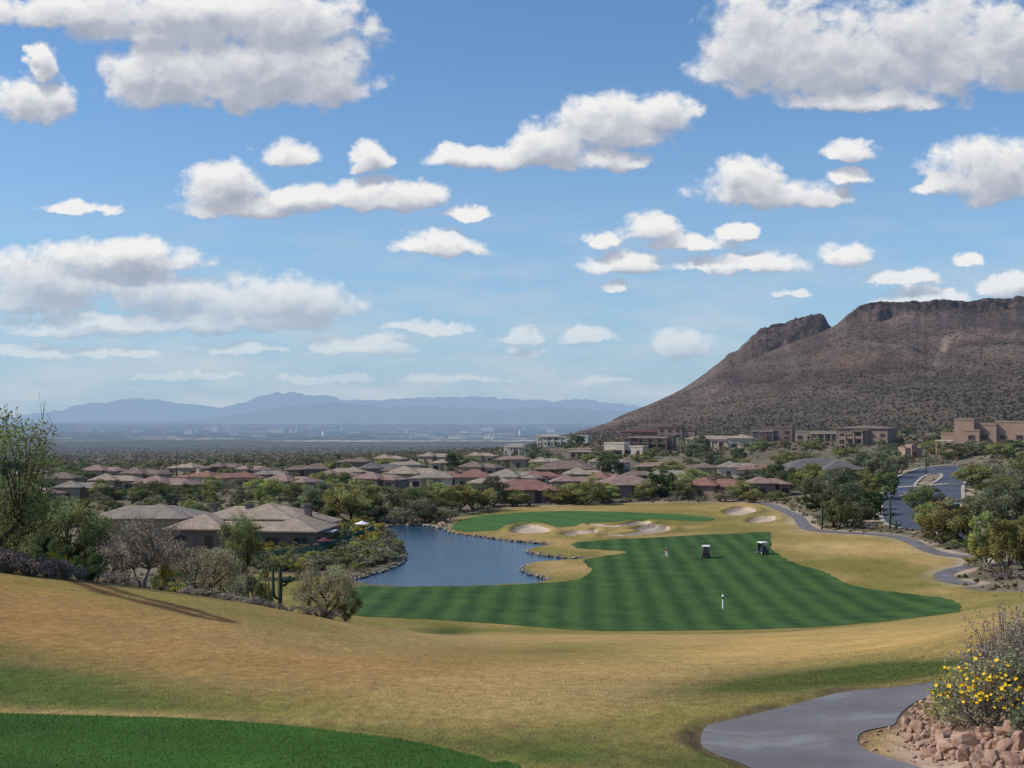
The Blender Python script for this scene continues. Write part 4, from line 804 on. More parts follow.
house(649, 451, 44, 'none', 'brown', 'two storey villa with pale columns and shaded balcony', depth=10, yaw=.05, kind='flat', blocks=[(-11, 11, 0, 10, 6.0), (-12, -8, -1, 5, 6.8)], porch=(-.42, .42, 5.6, 4), name='hillside_villa')
house(640, 440, 46, 'dark', 'rose', 'dark red roofed villa directly above the columned villa', depth=10, yaw=.0, kind='hip', blocks=[(-11, 11, 0, 10, 4.2)], roofh=.12, porch=(-.4, .4, 3.3, 4), name='hillside_villa')
house(675, 439, 44, 'dark', 'rose', 'dark red house on the upper slope right of its red neighbour', depth=10, kind='flat', blocks=[(-10, 4, 0, 10, 5.4), (3, 11, 1, 9, 4.0)], name='hillside_villa')
house(720, 448, 62, 'tan', 'cream', 'tan roofed villa with a row of white columns', depth=11, yaw=.0, blocks=[(-16, 16, 0, 11, 4.0), (4, 15, -1.5, 9, 4.5)], roofh=.13, porch=(-.45, .1, 3.5, 5), name='hillside_villa')
house(778, 441, 56, 'none', 'rose', 'mauve two storey villa with stepped facade below the hill', depth=11, yaw=.1, kind='flat', blocks=[(-14, -3, 0, 11, 5.4), (-4, 7, -1.5, 10, 6.6), (6, 14, 1, 11, 4.8)], porch=(-.45, -.1, 4.8, 3), name='hillside_villa')
house(820, 441, 44, 'none', 'tan', 'low tan villa between two tall mauve villas', depth=10, yaw=0, kind='flat', blocks=[(-12, 12, 0, 10, 3.8)], porch=(-.2, .4, 3.2, 4), name='hillside_villa')
house(862, 446, 54, 'brown', 'rose', 'tall mauve villa with low pitched brown roof and pale portico', depth=16, yaw=-.25, blocks=[(-11, 11, 0, 16, 7.2), (-4, 3, -1.2, 6, 6.3)], roofh=.07, porch=(-.42, .05, 5.8, 3), name='hillside_villa')
house(914, 458, 24, 'none', 'pink', 'small pink gatehouse beyond the end of the road', depth=6, yaw=.1, kind='flat', blocks=[(-3.2, 3.2, 0, 6, 3.2), (-1.2, .8, -.8, 4, 4.3)], name='gatehouse')
house(990, 441, 78, 'none', 'pink', 'large pink pueblo style villa with stepped towers on the right slope', D=430, depth=16, yaw=-.18, kind='flat',
      blocks=[(-11.5, -5, -2, 9, 10.2), (-6, 2, .5, 12, 8.6), (1.5, 17, 2, 15, 9.4), (-16, -11, 0, 8, 5.2), (-8, -3, -4, 3, 6.4)], porch=(-.62, -.42, 3.0, 2), name='hillside_villa')
# low walls and roofs by the road, white van, fence at the lake house
def near_house(x, y, pad=2):
    for (hx, hy, W, dp, *_r) in HOUSES:
        if abs(x-hx) < W/2+pad and hy-3.5-pad < y < hy+dp+pad: return True
    return False
x, y = ptD(952, 262); r = empty('roadside_shelter', (x, y, tz(x, y))); b = MB(); b.box((0, 1.6, 2.05), (5.8, 3.2, .35)); b.build('roof', 'red_paint', r); b = MB(); b.box((.2, -.08, 1.72), (5.0, .16, .42)); b.build('fascia', 'white_paint', r)
b = MB(); b.box((0, 2.8, .9), (5.2, .3, 1.95)); b.build('wall', 'wall_rose', r)
for k in range(4): b = MB(); b.box((-2.4+1.6*k, .2, .8), (.22, .22, 1.7)); b.build('post', 'trim', r)
tag(r, 'low shelter with dark red roof and white fascia beside the road', 'shelter')
def car(px, D, rz, label):
    x, y = ptD(px, D); r = empty('parked_car', (x, y, tz(x, y)+.02), rz); b = MB()
    for (c_, d_, t_) in (((0, 0, .62), (4.5, 1.8, .5), .97), ((-.15, 0, 1.08), (2.7, 1.66, .5), .78)): b.box(c_, d_, 0, t_)
    b.build('body', 'car_paint_white', r); b = MB(); b.box((-.15, -.0, 1.06), (2.55, 1.69, .36), 0, .82); b.build('window', 'window_glass', r)
    for sx_ in (-1.4, 1.4):
        for sy_ in (-.82, .82): b = MB(); b.tube([(sx_, sy_-.1, .33), (sx_, sy_+.1, .33)], .33, 12); w_ = b.build('wheel', 'rubber', r); b = MB(); b.tube([(sx_, sy_-.115, .33), (sx_, sy_+.115, .33)], .18, 8); b.build('rim', 'metal_pole', w_)
    for sy_ in (-.6, .6): b = MB(); b.box((2.235, sy_, .68), (.06, .3, .14)); b.build('headlight', 'white_paint', r)
    tag(r, label, 'car')
car(981, 236, 1.2, 'white car parked under the trees at the right of the road')
def fence(pts, D_, label):
    P = [ptD(a, d) for a, d in pts]; r = empty('lake_fence', (P[0][0], P[0][1], tz(*P[0]))); ox, oy, oz = r.location
    b = MB(); posts = []
    for (x0, y0), (x1, y1) in zip(P[:-1], P[1:]):
        n = max(1, int(math.hypot(x1-x0, y1-y0)/2.2)); L_ = math.hypot(x1-x0, y1-y0)
        for k in range(n):
            xa, ya = x0+(x1-x0)*k/n-ox, y0+(y1-y0)*k/n-oy; xb, yb = x0+(x1-x0)*(k+1)/n-ox, y0+(y1-y0)*(k+1)/n-oy; za = tz(xa+ox, ya+oy)-oz; zb = tz(xb+ox, yb+oy)-oz; posts.append((xa, ya, za))
            for hh in (.15, 1.75): b.tube([(xa, ya, za+hh), (xb, yb, zb+hh)], .05, 4)
            for q in range(14): t = q/14; b.tube([(xa+(xb-xa)*t, ya+(yb-ya)*t, za+(zb-za)*t+.1), (xa+(xb-xa)*t, ya+(yb-ya)*t, za+(zb-za)*t+1.8)], .04, 3, cap=False)
    b.build('railing', 'fence_green', r)
    for p in posts: q = MB(); q.box((p[0], p[1], p[2]+.8), (.09, .09, 1.75)); q.build('post', 'fence_green', r)
    tag(r, label, 'fence')
fence([(206, 188), (240, 186), (275, 190), (300, 196), (330, 206), (356, 222), (374, 236)], 0, 'teal green metal fence between the largest lakeside house and the point')
# patio things at the lake house
x, y = ptD(322, 216); r = empty('pergola', (x, y, tz(x, y)), -.1); b = MB(); b.box((0, 0, 2.75), (4.6, 3.6, .22)); b.build('roof', 'white_paint', r)
for sx_ in (-2, 2):
    for sy_ in (-1.5, 1.5): b = MB(); b.box((sx_, sy_, 1.32), (.25, .25, 2.64)); b.build('post', 'trim', r)
tag(r, 'white topped patio pergola at the right end of the largest lakeside house', 'pergola')
def umbrella(px, D, col, label, open_=True):
    x, y = ptD(px, D); r = empty('patio_umbrella', (x, y, tz(x, y))); b = MB(); b.tube([(0, 0, 0), (0, 0, 2.5)], .04, 6); b.build('pole', 'metal_pole', r); b = MB(); n = 8
    V = [(0, 0, 2.65)]+[(1.4*math.cos(6.283*k/n), 1.4*math.sin(6.283*k/n), 2.05) for k in range(n)]; b.add(V, [(0, 1+k, 1+(k+1) % n) for k in range(n)]); b.build('canopy', col, r); tag(r, label, 'umbrella')
umbrella(325, 205, 'red_paint', 'dark red patio umbrella beside the pergola of the lake house'); umbrella(362, 238, 'white_paint', 'white patio umbrella at the far end of the teal fence')
# ------------------------------------------------------------------ trees among the houses, by eye from the photograph
TL = [('pv', 262, 500, 46, 22), ('mq', 300, 505, 40, 22), ('bl', 318, 512, 46, 30), ('go', 352, 522, 60, 40), ('pv', 332, 500, 36, 20), ('bl', 388, 518, 50, 34), ('bl', 372, 522, 34, 22), ('mq', 410, 516, 50, 30), ('go', 436, 514, 44, 30), ('pv', 455, 512, 44, 28), ('go', 474, 510, 44, 26), ('bl', 492, 506, 34, 30),
 ('gy', 420, 522, 44, 26), ('gy', 400, 525, 36, 18), ('gy', 448, 520, 30, 14), ('pv', 365, 500, 40, 18), ('mq', 340, 488, 26, 16), ('pv', 332, 470, 20, 10), ('pv', 387, 472, 26, 14), ('ol', 457, 472, 28, 18), ('pv', 322, 488, 24, 16), ('pv', 300, 492, 26, 14), ('mq', 275, 496, 30, 14),
 ('pv', 100, 500, 24, 20), ('mq', 75, 482, 26, 14), ('pv', 155, 478, 20, 9), ('mq', 150, 505, 40, 24), ('mq', 185, 500, 36, 16), ('bl', 172, 502, 26, 14), ('pv', 210, 492, 26, 14), ('ol', 88, 484, 22, 12), ('mq', 30, 492, 40, 16), ('ol', 122, 482, 16, 8), ('ol', 8, 488, 40, 30),
 ('pv', 516, 506, 30, 16), ('go', 560, 504, 34, 18), ('go', 586, 504, 46, 26), ('pv', 604, 502, 40, 20), ('mq', 575, 500, 30, 18), ('bl', 570, 486, 24, 14), ('pv', 540, 474, 20, 10), ('ol', 612, 476, 30, 22), ('pv', 600, 488, 30, 16), ('ol', 638, 478, 20, 12),
 ('ol', 664, 499, 34, 30), ('go', 646, 500, 24, 20), ('mq', 682, 500, 30, 20), ('pv', 652, 474, 28, 14), ('pv', 672, 478, 36, 16), ('mq', 690, 476, 34, 18), ('pv', 692, 492, 44, 22), ('bl', 718, 488, 30, 16), ('pv', 742, 500, 34, 18), ('go', 752, 503, 24, 12), ('gy', 724, 502, 26, 12),
 ('ol', 772, 488, 36, 24), ('ol', 790, 490, 30, 22), ('bl', 752, 486, 30, 16), ('pv', 788, 470, 36, 18), ('bl', 806, 468, 30, 18), ('pv', 812, 500, 46, 34), ('bl', 828, 508, 50, 40), ('bl', 846, 512, 44, 44), ('pv', 862, 488, 30, 18), ('mq', 838, 528, 40, 34), ('pv', 870, 500, 30, 26), ('bl', 880, 480, 34, 30),
 ('bl', 898, 474, 30, 26), ('bl', 868, 474, 34, 22), ('ol', 886, 500, 30, 28), ('ol', 872, 516, 34, 26), ('bl', 856, 524, 34, 22), ('mq', 920, 516, 34, 30), ('bl', 930, 510, 30, 24), ('go', 946, 545, 50, 44), ('go', 962, 542, 34, 36), ('pv', 930, 530, 36, 26),
 ('pv', 986, 566, 40, 50), ('go', 1004, 572, 44, 56), ('pv', 1026, 570, 40, 50), ('go', 1010, 552, 40, 32), ('bl', 985, 524, 46, 38), ('bl', 1006, 520, 44, 40), ('bl', 1024, 516, 40, 40), ('gy', 1016, 490, 36, 22), ('gy', 992, 482, 30, 20), ('pv', 974, 484, 44, 20), ('mq', 1000, 500, 44, 26), ('mq', 1030, 480, 40, 24),
 ('pv', 934, 526, 32, 20), ('pv', 745, 470, 18, 12), ('ol', 738, 462, 20, 14), ('pv', 932, 452, 24, 12), ('mq', 950, 460, 34, 16), ('bl', 972, 456, 40, 16), ('pv', 1000, 458, 30, 16), ('ol', 1014, 452, 24, 12), ('pv', 812, 450, 22, 8), ('pv', 842, 456, 26, 8), ('bl', 890, 456, 30, 12), ('bl', 850, 470, 30, 12),
 ('ol', 575, 447, 20, 12), ('bl', 532, 458, 20, 14), ('bl', 546, 462, 18, 12), ('mq', 600, 458, 22, 10), ('pv', 612, 462, 24, 8), ('bl', 690, 456, 26, 18), ('bl', 700, 452, 20, 16), ('ol', 678, 438, 16, 10), ('pv', 590, 462, 24, 8), ('mq', 556, 468, 26, 12), ('pv', 540, 478, 20, 10), ('mq', 498, 470, 24, 10), ('pv', 470, 466, 24, 10), ('pv', 420, 470, 20, 8),
 ('ol', 812, 448, 14, 9), ('mq', 762, 450, 26, 10), ('pv', 640, 462, 20, 8), ('bl', 712, 464, 26, 12), ('mq', 726, 466, 22, 10)]
for k, px, py, wp, hp in TL:
    x, y = hit(px, py, 140)
    if lake_sd(np.array([x]), np.array([y]))[0] < 1.5: y += 4
    plant(k, x, y, hp/F*y*1.12, wp/F*y*1.1)
def rdist(x, y):
    X = np.array([x]); Y = np.array([y]); return min(linedist(ROAD2, X, Y)[0]-2.8, sdf(ROAD, X, Y)[0], linedist(UPATH, X, Y)[0]-1.2)
n = 0; tries = 0; tp = []
while n < 330 and tries < 12000:       # more trees and tall shrubs between the houses
    tries += 1; px = RNG.uniform(-30, 1060); D = math.exp(RNG.uniform(math.log(250), math.log(700))); px = px if RNG.random() < .6 else RNG.uniform(0, 520); x, y = ptD(px, D); X = np.array([x]); Y = np.array([y])
    if near_house(x, y, 1.5) or sdf(TURF, X, Y, 8)[0] < 3 or lake_sd(X, Y)[0] < 3 or rdist(x, y) < 2 or any((x-a)**2+(y-b)**2 < 22 for a, b in tp): continue
    tp.append((x, y)); n += 1; plant(RNG.choice(['pv', 'mq', 'ol', 'bl', 'go', 'gy'], p=[.26, .24, .12, .2, .08, .1]), x, y, RNG.uniform(2.4, 4.4), RNG.uniform(4, 7))
n = 0; tries = 0; tp = []
while n < 250 and tries < 9000:      # shrubs: road side, path side, lake shore, right slope
    tries += 1; r0 = RNG.random()
    if r0 < .28: px, py = RNG.uniform(790, 1030), RNG.uniform(500, 566)
    elif r0 < .5: px, py = RNG.uniform(930, 1030), RNG.uniform(448, 520)
    elif r0 < .7: px, py = RNG.uniform(440, 800), RNG.uniform(496, 506)
    elif r0 < .82: px, py = RNG.uniform(385, 470), RNG.uniform(505, 526)
    else: px, py = RNG.uniform(60, 940), RNG.uniform(462, 500)
    x, y = hit(px, py, 110); X = np.array([x]); Y = np.array([y])
    if near_house(x, y, .6) or sdf(TURF, X, Y, 8)[0] < 1.2 or lake_sd(X, Y)[0] < 1.2 or rdist(x, y) < 1.2 or any((x-a)**2+(y-b)**2 < 3 for a, b in tp): continue
    tp.append((x, y)); n += 1; plant(RNG.choice(['sg', 'sd', 'sl', 'sp', 'st', 'sy'], p=[.34, .3, .1, .1, .13, .03]), x, y, RNG.uniform(.9, 2.0), RNG.uniform(1.6, 3.4))
for px, py, k in [(968, 545, 'sl'), (971, 566, 'sy'), (955, 548, 'sd'), (945, 544, 'sd'), (936, 540, 'sd'), (990, 572, 'st'), (1010, 578, 'sg'), (980, 570, 'sg'), (1022, 580, 'st'), (1000, 580, 'sp')]:
    x, y = hit(px, py, 110); plant(k, x, y, 1.5, 2.8)
for px, py, yt, lb in [(890, 531, 497, 'tall bare saguaro standing by the near end of the road'), (926, 475, 450, 'saguaro standing on the planted island in the road'), (893, 470, 456, 'first dark saguaro left of the road bend'), (906, 468, 458, 'second dark saguaro left of the road bend'),
                       (896, 530, 520, 'short saguaro in the shrubs beside the upper cart path'), (822, 530, 500, 'slim saguaro among the trees right of the bunkers'), (282, 476, 455, 'saguaro in the open desert behind the brown roofed house'), (250, 478, 458, 'saguaro in the open desert behind the red roofed pair')]:
    x, y = hit(px, py, 140); saguaro(px, y, yt, lb, [(1, .45, .75, .9), (-1, .55, .7, .8)] if 'slim' not in lb and 'bare' not in lb else [(1, .4, .55, .6)], .2)
# boulders on the island in the road and stones at the lake rim
def rock_mesh(seed, sub=2):
    import bmesh
    rs = np.random.default_rng(seed); bm = bmesh.new(); bmesh.ops.create_icosphere(bm, subdivisions=sub, radius=.5)
    for _ in range(9):
        nrm = Vector(rs.normal(size=3)).normalized(); dd_ = rs.uniform(.22, .40)
        for v in bm.verts:
            t = v.co.dot(nrm)-dd_
            if t > 0: v.co -= nrm*t*.92
    for v in bm.verts: v.co += v.co.normalized()*float(fbm(np.array([v.co.x*4+seed]), np.array([v.co.y*4+v.co.z*3]), 3, seed)[0])*.045
    me = bpy.data.meshes.new('boulder'); bm.to_mesh(me); bm.free(); me.materials.append(M['boulder']); return me
RK = [rock_mesh(200+i) for i in range(9)]
def rock(px, py, s, label=None, dmin=4, name='boulder', flat=.7, lift=.15, mat=None, group=None, xy=None):
    x, y = xy if xy else hit(px, py, dmin); r = link(name, RK[RNG.integers(9)]); r.location = (x, y, tz(x, y)+s*lift); r.rotation_euler = tuple(RNG.uniform(-.6, .6, 2))+(RNG.uniform(0, 6.28),); r.scale = (s*RNG.uniform(.85, 1.45), s*RNG.uniform(.75, 1.15), s*RNG.uniform(.5, .95)*flat/.7)
    tag(r, label, 'rock', group); return r
for px, py, s in [(920, 482, 1.3), (934, 480, 1.0), (927, 477, .8), (940, 478, .9), (902, 497, 1.2), (905, 494, 1.0)]: rock(px, py, s, 'pale boulder set in the island and verge of the upper road', 200, group='pale boulders along the upper road')
mb = MB(); rs = np.random.default_rng(5); lp = LAKE; k = 0; seg = np.vstack([lp, lp[:1]])
base_r = [np.array([v.co[:] for v in q.vertices]) for q in RK[:4]]; base_f = [[tuple(p.vertices) for p in q.polygons] for q in RK[:4]]
SV = []; SF = []; off = 0
for i in range(len(seg)-1):
    L_ = np.linalg.norm(seg[i+1]-seg[i])
    for q in range(int(L_/.42)+1):
        t = rs.random(); p = seg[i]+(seg[i+1]-seg[i])*t+rs.normal(size=2)*.16
        pyp = HY+22.6/p[1]*F; pxp = HX+p[0]/p[1]*F
        if pyp > 578 and 365 < pxp < 542: continue
        s = rs.uniform(.22, .6)*(1.5 if pyp < 532 and 400 < pxp < 446 else 1); j = rs.integers(4); an = rs.random()*6.28; ca, sa = math.cos(an), math.sin(an); v = base_r[j]*s*np.array([1.3, 1, .8]); v = np.stack([v[:, 0]*ca-v[:, 1]*sa+p[0], v[:, 0]*sa+v[:, 1]*ca+p[1], v[:, 2]-22.58+rs.uniform(-.05, .15)], 1)
        SV.append(v); SF += [tuple(a+off for a in f) for f in base_f[j]]; off += len(v)
tag(link('shore_stones', mesh_np('shore_stones', np.vstack(SV), np.array(SF), 'shore_stone', False)), kind='stuff')
# boulder bank where the stream falls into the lake
for q in range(26):
    px, py = RNG.uniform(402, 446), RNG.uniform(519, 527); x, y = hit(px, py, 110); rock(0, 0, RNG.uniform(.8, 1.7), 'grey brown boulder heaped at the far left corner of the lake', name='boulder', group='boulders heaped at the far corner of the lake', xy=(x, y))
# ------------------------------------------------------------------ desert scrub, hillside scrub (nobody could count it)
def scrub(name, P, smin, smax, seed, mat, tall=1.0, quads=7):
    g = np.random.default_rng(seed); n = len(P); s = g.uniform(smin, smax, n); k = quads
    c = np.repeat(P, k, 0); S = np.repeat(s, k); d = g.normal(size=(n*k, 3)); d /= np.linalg.norm(d, axis=1)[:, None]; d[:, 2] = np.abs(d[:, 2])*tall
    c = c+d*(S*.42)[:, None]; a = g.normal(size=(n*k, 3)); a /= np.linalg.norm(a, axis=1)[:, None]; b = np.cross(a, g.normal(size=(n*k, 3))); b /= np.linalg.norm(b, axis=1)[:, None]
    q = (S*.36)[:, None]; V = np.stack([c-a*q, c+b*q, c+a*q, c-b*q], 1).reshape(-1, 3); t = np.repeat(g.uniform(.45, 1.5, n), k)*g.uniform(.8, 1.2, n*k); cl = np.repeat(np.stack([t*1.05, t, t*.95], 1), 4, 0)
    o = link(name, mesh_np(name, V, np.arange(n*k*4).reshape(-1, 4), mat, False, cl, 'tint')); tag(o, kind='stuff')
g = np.random.default_rng(11); m_ = (HS > .02) & (HS < 1.0) & (HP > 480) & (HP < 1250); idx = np.nonzero(m_)[0]; wgt = (1.15-HS[idx])*HV[idx, 1]**.3; ii = g.choice(idx, 20000, p=wgt/wgt.sum()); P = HV[ii]+g.normal(size=(len(ii), 3))*np.array([1.0, 1.0, 0]); P[:, 2] = HV[ii, 2]+.1
scrub('hillside_scrub', P, .5, 1.45, 12, 'hill_scrub', 1, 6)
u = g.uniform(-.62, .62, 26000); D = np.exp(g.uniform(math.log(520), math.log(3600), 26000)); x = u*D; y = D; keep = ~((u > .02) & (D > 900)); x, y, D = x[keep], y[keep], D[keep]
hk = np.array([near_house(a, b, 1) if b < 760 else False for a, b in zip(x, y)]); x, y, D = x[~hk], y[~hk], D[~hk]
kp = fbm(x/120, y/160, 3, 44)+.35*g.random(len(x)) > -.15; x, y, D = x[kp], y[kp], D[kp]
P = np.stack([x, y, terrain(x, y)], 1); far_ = D > 1100; scrub('desert_scrub', P[~far_], 1.0, 2.9, 13, 'scrub', 1, 7); scrub('distant_desert_scrub', P[far_], 2.2, 5.0, 14, 'scrub', .8, 4)
u = g.uniform(-.5, .5, 9000); D = np.exp(g.uniform(math.log(235), math.log(560), 9000)); x, y = u*D, D; tm = (sdf(TURF, x, y, 10) > 1.0) & (sdf(FAIR, x, y, 10) > 4) & (lake_sd(x, y) > 1) & (linedist(ROAD2, x, y) > 3.4) & (sdf(ROAD, x, y) > .8) & (linedist(UPATH, x, y) > 1.6) & (g.random(9000) < .62); x, y = x[tm], y[tm]
hk = np.array([near_house(a, b, .2) for a, b in zip(x, y)]); x, y = x[~hk], y[~hk]; scrub('low_desert_scrub', np.stack([x, y, terrain(x, y)], 1), .4, 1.3, 15, 'scrub', 1, 7)
u = g.uniform(-.5, .5, 5200); D = g.uniform(70, 240, 5200); x, y = u*D, D; tm = (sdf(TURF, x, y, 10) > .6) & (sdf(FAIR, x, y, 10) > 4) & (lake_sd(x, y) > .8) & (linedist(ROAD2, x, y) > 3.2) & (linedist(UPATH, x, y) > 1.5) & ((x/y < -.17) | (D > 135)); x, y = x[tm], y[tm]
hk = np.array([near_house(a, b, .2) for a, b in zip(x, y)]); x, y = x[~hk], y[~hk]; scrub('roadside_scrub', np.stack([x, y, terrain(x, y)], 1), .3, .75, 16, 'grassy', 1, 14)
# ------------------------------------------------------------------ far town: individual blocks on the valley floor
b0 = MB(); b0.box((0, 0, .5), (1, 1, 1)); b0.box((0, 0, 1.02), (1.04, 1.04, .05)); b0.box((.2, .1, 1.12), (.25, .25, .2)); bme = b0.mesh('city_block', 'city_block')
g = np.random.default_rng(21)
for q in range(85):
    if q < 22: px, D, w_, h_ = g.uniform(383, 500), g.uniform(5900, 6300), g.uniform(30, 90), g.uniform(9, 16)
    else: px, D, w_, h_ = g.uniform(30, 600), g.uniform(6500, 15000), g.uniform(40, 150), g.uniform(12, 38)
    x, y = ptD(px, D); o = link('distant_building', bme, None, (x, y, tz(x, y))); o.scale = (w_, w_*.6, h_); o.rotation_euler = (0, 0, g.uniform(-.3, .3))
    tag(o, 'pale building in the near row of the town on the valley floor' if q < 22 else 'tiny pale building scattered across the hazy town below the mountains', 'building', 'pale row at the near edge of the town' if q < 22 else 'tiny buildings of the hazy valley town')
# ------------------------------------------------------------------ golf carts, golfer, marker
def golf_cart(px, py, rz, label):
    x, y = hit(px, py, 110); r = empty('golf_cart', (x, y, tz(x, y)+.03), rz)     # local +x is forward
    b = MB(); b.box((.0, 0, .42), (2.3, 1.12, .2)); b.box((.85, 0, .72), (.55, 1.1, .45), 0, .82); b.box((-.75, 0, .68), (.75, 1.12, .42), 0, .95); b.build('body', 'cart_body', r)
    b = MB(); b.box((-.25, 0, .80), (.55, 1.05, .16)); b.box((-.52, 0, 1.1), (.12, 1.05, .5)); b.build('seat', 'cart_seat', r)
    b = MB(); b.box((-.1, 0, 1.86), (1.75, 1.24, .09)); b.box((-.1, 0, 1.93), (1.6, 1.08, .06)); b.build('roof', 'cart_roof', r)
    for sx_, lean in ((.75, -.15), (-.85, 0)):
        for sy_ in (-.5, .5): b = MB(); b.tube([(sx_, sy_, .8), (sx_+lean, sy_, 1.84)], .025, 6); b.build('post', 'metal_pole', r)
    b = MB(); b.box((.68, 0, 1.35), (.02, 1.0, .85)); b.build('windshield', 'window_glass', r)
    b = MB(); b.tube([(.5, .25, .9), (.3, .25, 1.12)], .02, 5); b.tube([(.3+.16*0, .25+.16*math.cos(t), 1.12+.16*math.sin(t)) for t in np.linspace(0, 6.28, 12)], .015, 4); b.build('steering_wheel', 'rubber', r)
    for sx_ in (.82, -.78):
        for sy_ in (-.5, .5): b = MB(); b.tube([(sx_, sy_-.09, .23), (sx_, sy_+.09, .23)], .23, 14); w_ = b.build('wheel', 'rubber', r); b = MB(); b.tube([(sx_, sy_-.1, .23), (sx_, sy_+.1, .23)], .11, 8); b.build('rim', 'cart_roof', w_)
    tag(r, label, 'golf cart'); return r
cA = golf_cart(706, 558.5, 1.35, 'white roofed golf cart in the middle of the fairway, seen from behind'); cB = golf_cart(762.5, 555, 1.85, 'white roofed golf cart at the right edge of the fairway')
def golf_bag(cart, sy_, mat, label):
    r = empty('golf_bag', cart.matrix_basis @ Vector((-1.28, sy_, .45)), cart.rotation_euler.z); b = MB(); b.tube([(0, 0, 0), (-.08, 0, .85)], [.13, .15], 10); b.build('bag', mat, r)
    for k in range(5): b = MB(); b.tube([(-.08+.03*(k-2), .05*(k % 2)-.02, .8), (-.1+.04*(k-2), .07*(k % 2)-.03, 1.12)], .012, 4); c_ = b.build('club', 'metal_pole', r); b = MB(); b.box((-.1+.04*(k-2), .07*(k % 2)-.03, 1.14), (.1, .04, .06)); b.build('club_head', 'metal_pole', c_)
    tag(r, label, 'golf bag')
golf_bag(cA, -.27, 'cart_body', 'dark golf bag on the left rear of the cart in the middle of the fairway'); golf_bag(cA, .27, 'red_paint', 'maroon golf bag on the right rear of the cart in the middle of the fairway')
golf_bag(cB, 0, 'cart_body', 'dark golf bag strapped behind the cart at the right edge of the fairway')
def skin_body(name, pts, edges, mat, parent, sub=2):
    me = bpy.data.meshes.new(name); me.from_pydata([p[0] for p in pts], edges, []); o = link(name, me, parent); me.materials.append(M[mat])
    sk = o.modifiers.new('skin', 'SKIN'); sk.use_smooth_shade = True
    if not me.skin_vertices: me.attributes.new  # layer is made by the modifier below
    lay = me.skin_vertices[0].data if len(me.skin_vertices) else None
    if lay is None: bpy.context.view_layer.objects.active = o; bpy.ops.mesh.customdata_skin_add(); lay = me.skin_vertices[0].data
    for i, p in enumerate(pts): lay[i].radius = (p[1], p[2] if len(p) > 2 else p[1]); lay[i].use_root = (i == 0)
    s = o.modifiers.new('sub', 'SUBSURF'); s.levels = s.render_levels = sub; return o
def golfer(px, py, rz):
    x, y = hit(px, py, 110); r = empty('person', (x, y, tz(x, y)+.03), rz)
    B = [((0, 0, .98), .15, .12), ((0, .01, 1.18), .14, .11), ((0, .03, 1.40), .17, .11), ((0, .04, 1.52), .06), ((0, .05, 1.60), .06), ((0, .05, 1.70), .085, .10), ((0, .05, 1.78), .06),
         ((-.2, .04, 1.42), .06), ((-.24, .18, 1.18), .045), ((-.08, .36, 1.04), .035), ((.2, .04, 1.42), .06), ((.24, .18, 1.18), .045), ((.04, .38, 1.02), .035),
         ((-.11, 0, .88), .10), ((-.14, .03, .50), .07), ((-.15, 0, .10), .045), ((-.16, .14, .04), .04), ((.11, 0, .88), .10), ((.14, .03, .50), .07), ((.15, 0, .10), .045), ((.16, .14, .04), .04)]
    E = [(0, 1), (1, 2), (2, 3), (3, 4), (4, 5), (5, 6), (2, 7), (7, 8), (8, 9), (2, 10), (10, 11), (11, 12), (0, 13), (13, 14), (14, 15), (15, 16), (0, 17), (17, 18), (18, 19), (19, 20)]
    skin_body('body', B, E, 'skin', r)
    T = [((0, 0, 1.0), .175, .145), ((0, .01, 1.2), .165, .135), ((0, .03, 1.42), .19, .135), ((-.2, .04, 1.43), .085), ((-.24, .17, 1.20), .068), ((.2, .04, 1.43), .085), ((.24, .17, 1.20), .068)]
    skin_body('shirt', T, [(0, 1), (1, 2), (2, 3), (3, 4), (2, 5), (5, 6)], 'cloth_navy', r)
    T = [((0, 0, .97), .18, .15), ((-.11, 0, .86), .125), ((-.14, .03, .5), .095), ((-.15, 0, .12), .075), ((.11, 0, .86), .125), ((.14, .03, .5), .095), ((.15, 0, .12), .075)]
    skin_body('trousers', T, [(0, 1), (1, 2), (2, 3), (0, 4), (4, 5), (5, 6)], 'cloth_white', r)
    T = [((0, .03, 1.73), .10, .11), ((0, .03, 1.80), .075, .085)]; skin_body('cap', T, [(0, 1)], 'cloth_navy', r)
    tag(r, 'golfer in a dark shirt and pale trousers standing on the fairway holding a club', 'person')
    h_ = r.matrix_basis @ Vector((-.02, .38, 1.05)); e_ = r.matrix_basis @ Vector((-.1, .95, .05)); m2 = Matrix.Rotation(rz, 4, 'Z')
    rc = empty('golf_club', (x, y, tz(x, y)+.03), rz); b = MB(); b.tube([(-.02, .34, 1.12), (-.02, .42, .98)], .018, 6); b.build('grip', 'rubber', rc); b = MB(); b.tube([(-.02, .40, 1.0), (-.08, .92, .05)], .009, 5); b.build('shaft', 'metal_pole', rc); b = MB(); b.box((-.12, .93, .04), (.13, .06, .07)); b.build('club_head', 'metal_pole', rc); tag(rc, 'golf club held by the golfer on the fairway', 'golf club')
golfer(667, 558, 2.2)
x, y = hit(723, 609, 110); r = empty('yardage_marker', (x, y, tz(x, y))); b = MB(); b.tube([(0, 0, 0), (0, 0, 1.1)], [.11, .11], 10); b.build('post', 'white_paint', r); b = MB(); b.tube([(0, 0, 1.1), (0, 0, 1.38)], .10, 10); b.build('band', 'cart_body', r); b = MB(); b.tube([(0, 0, 1.38), (0, 0, 1.55), (0, 0, 1.66)], [.13, .15, .05], 10); b.build('cap', 'white_paint', r); tag(r, 'slim white yardage post with dark band on the near fairway', 'marker post')
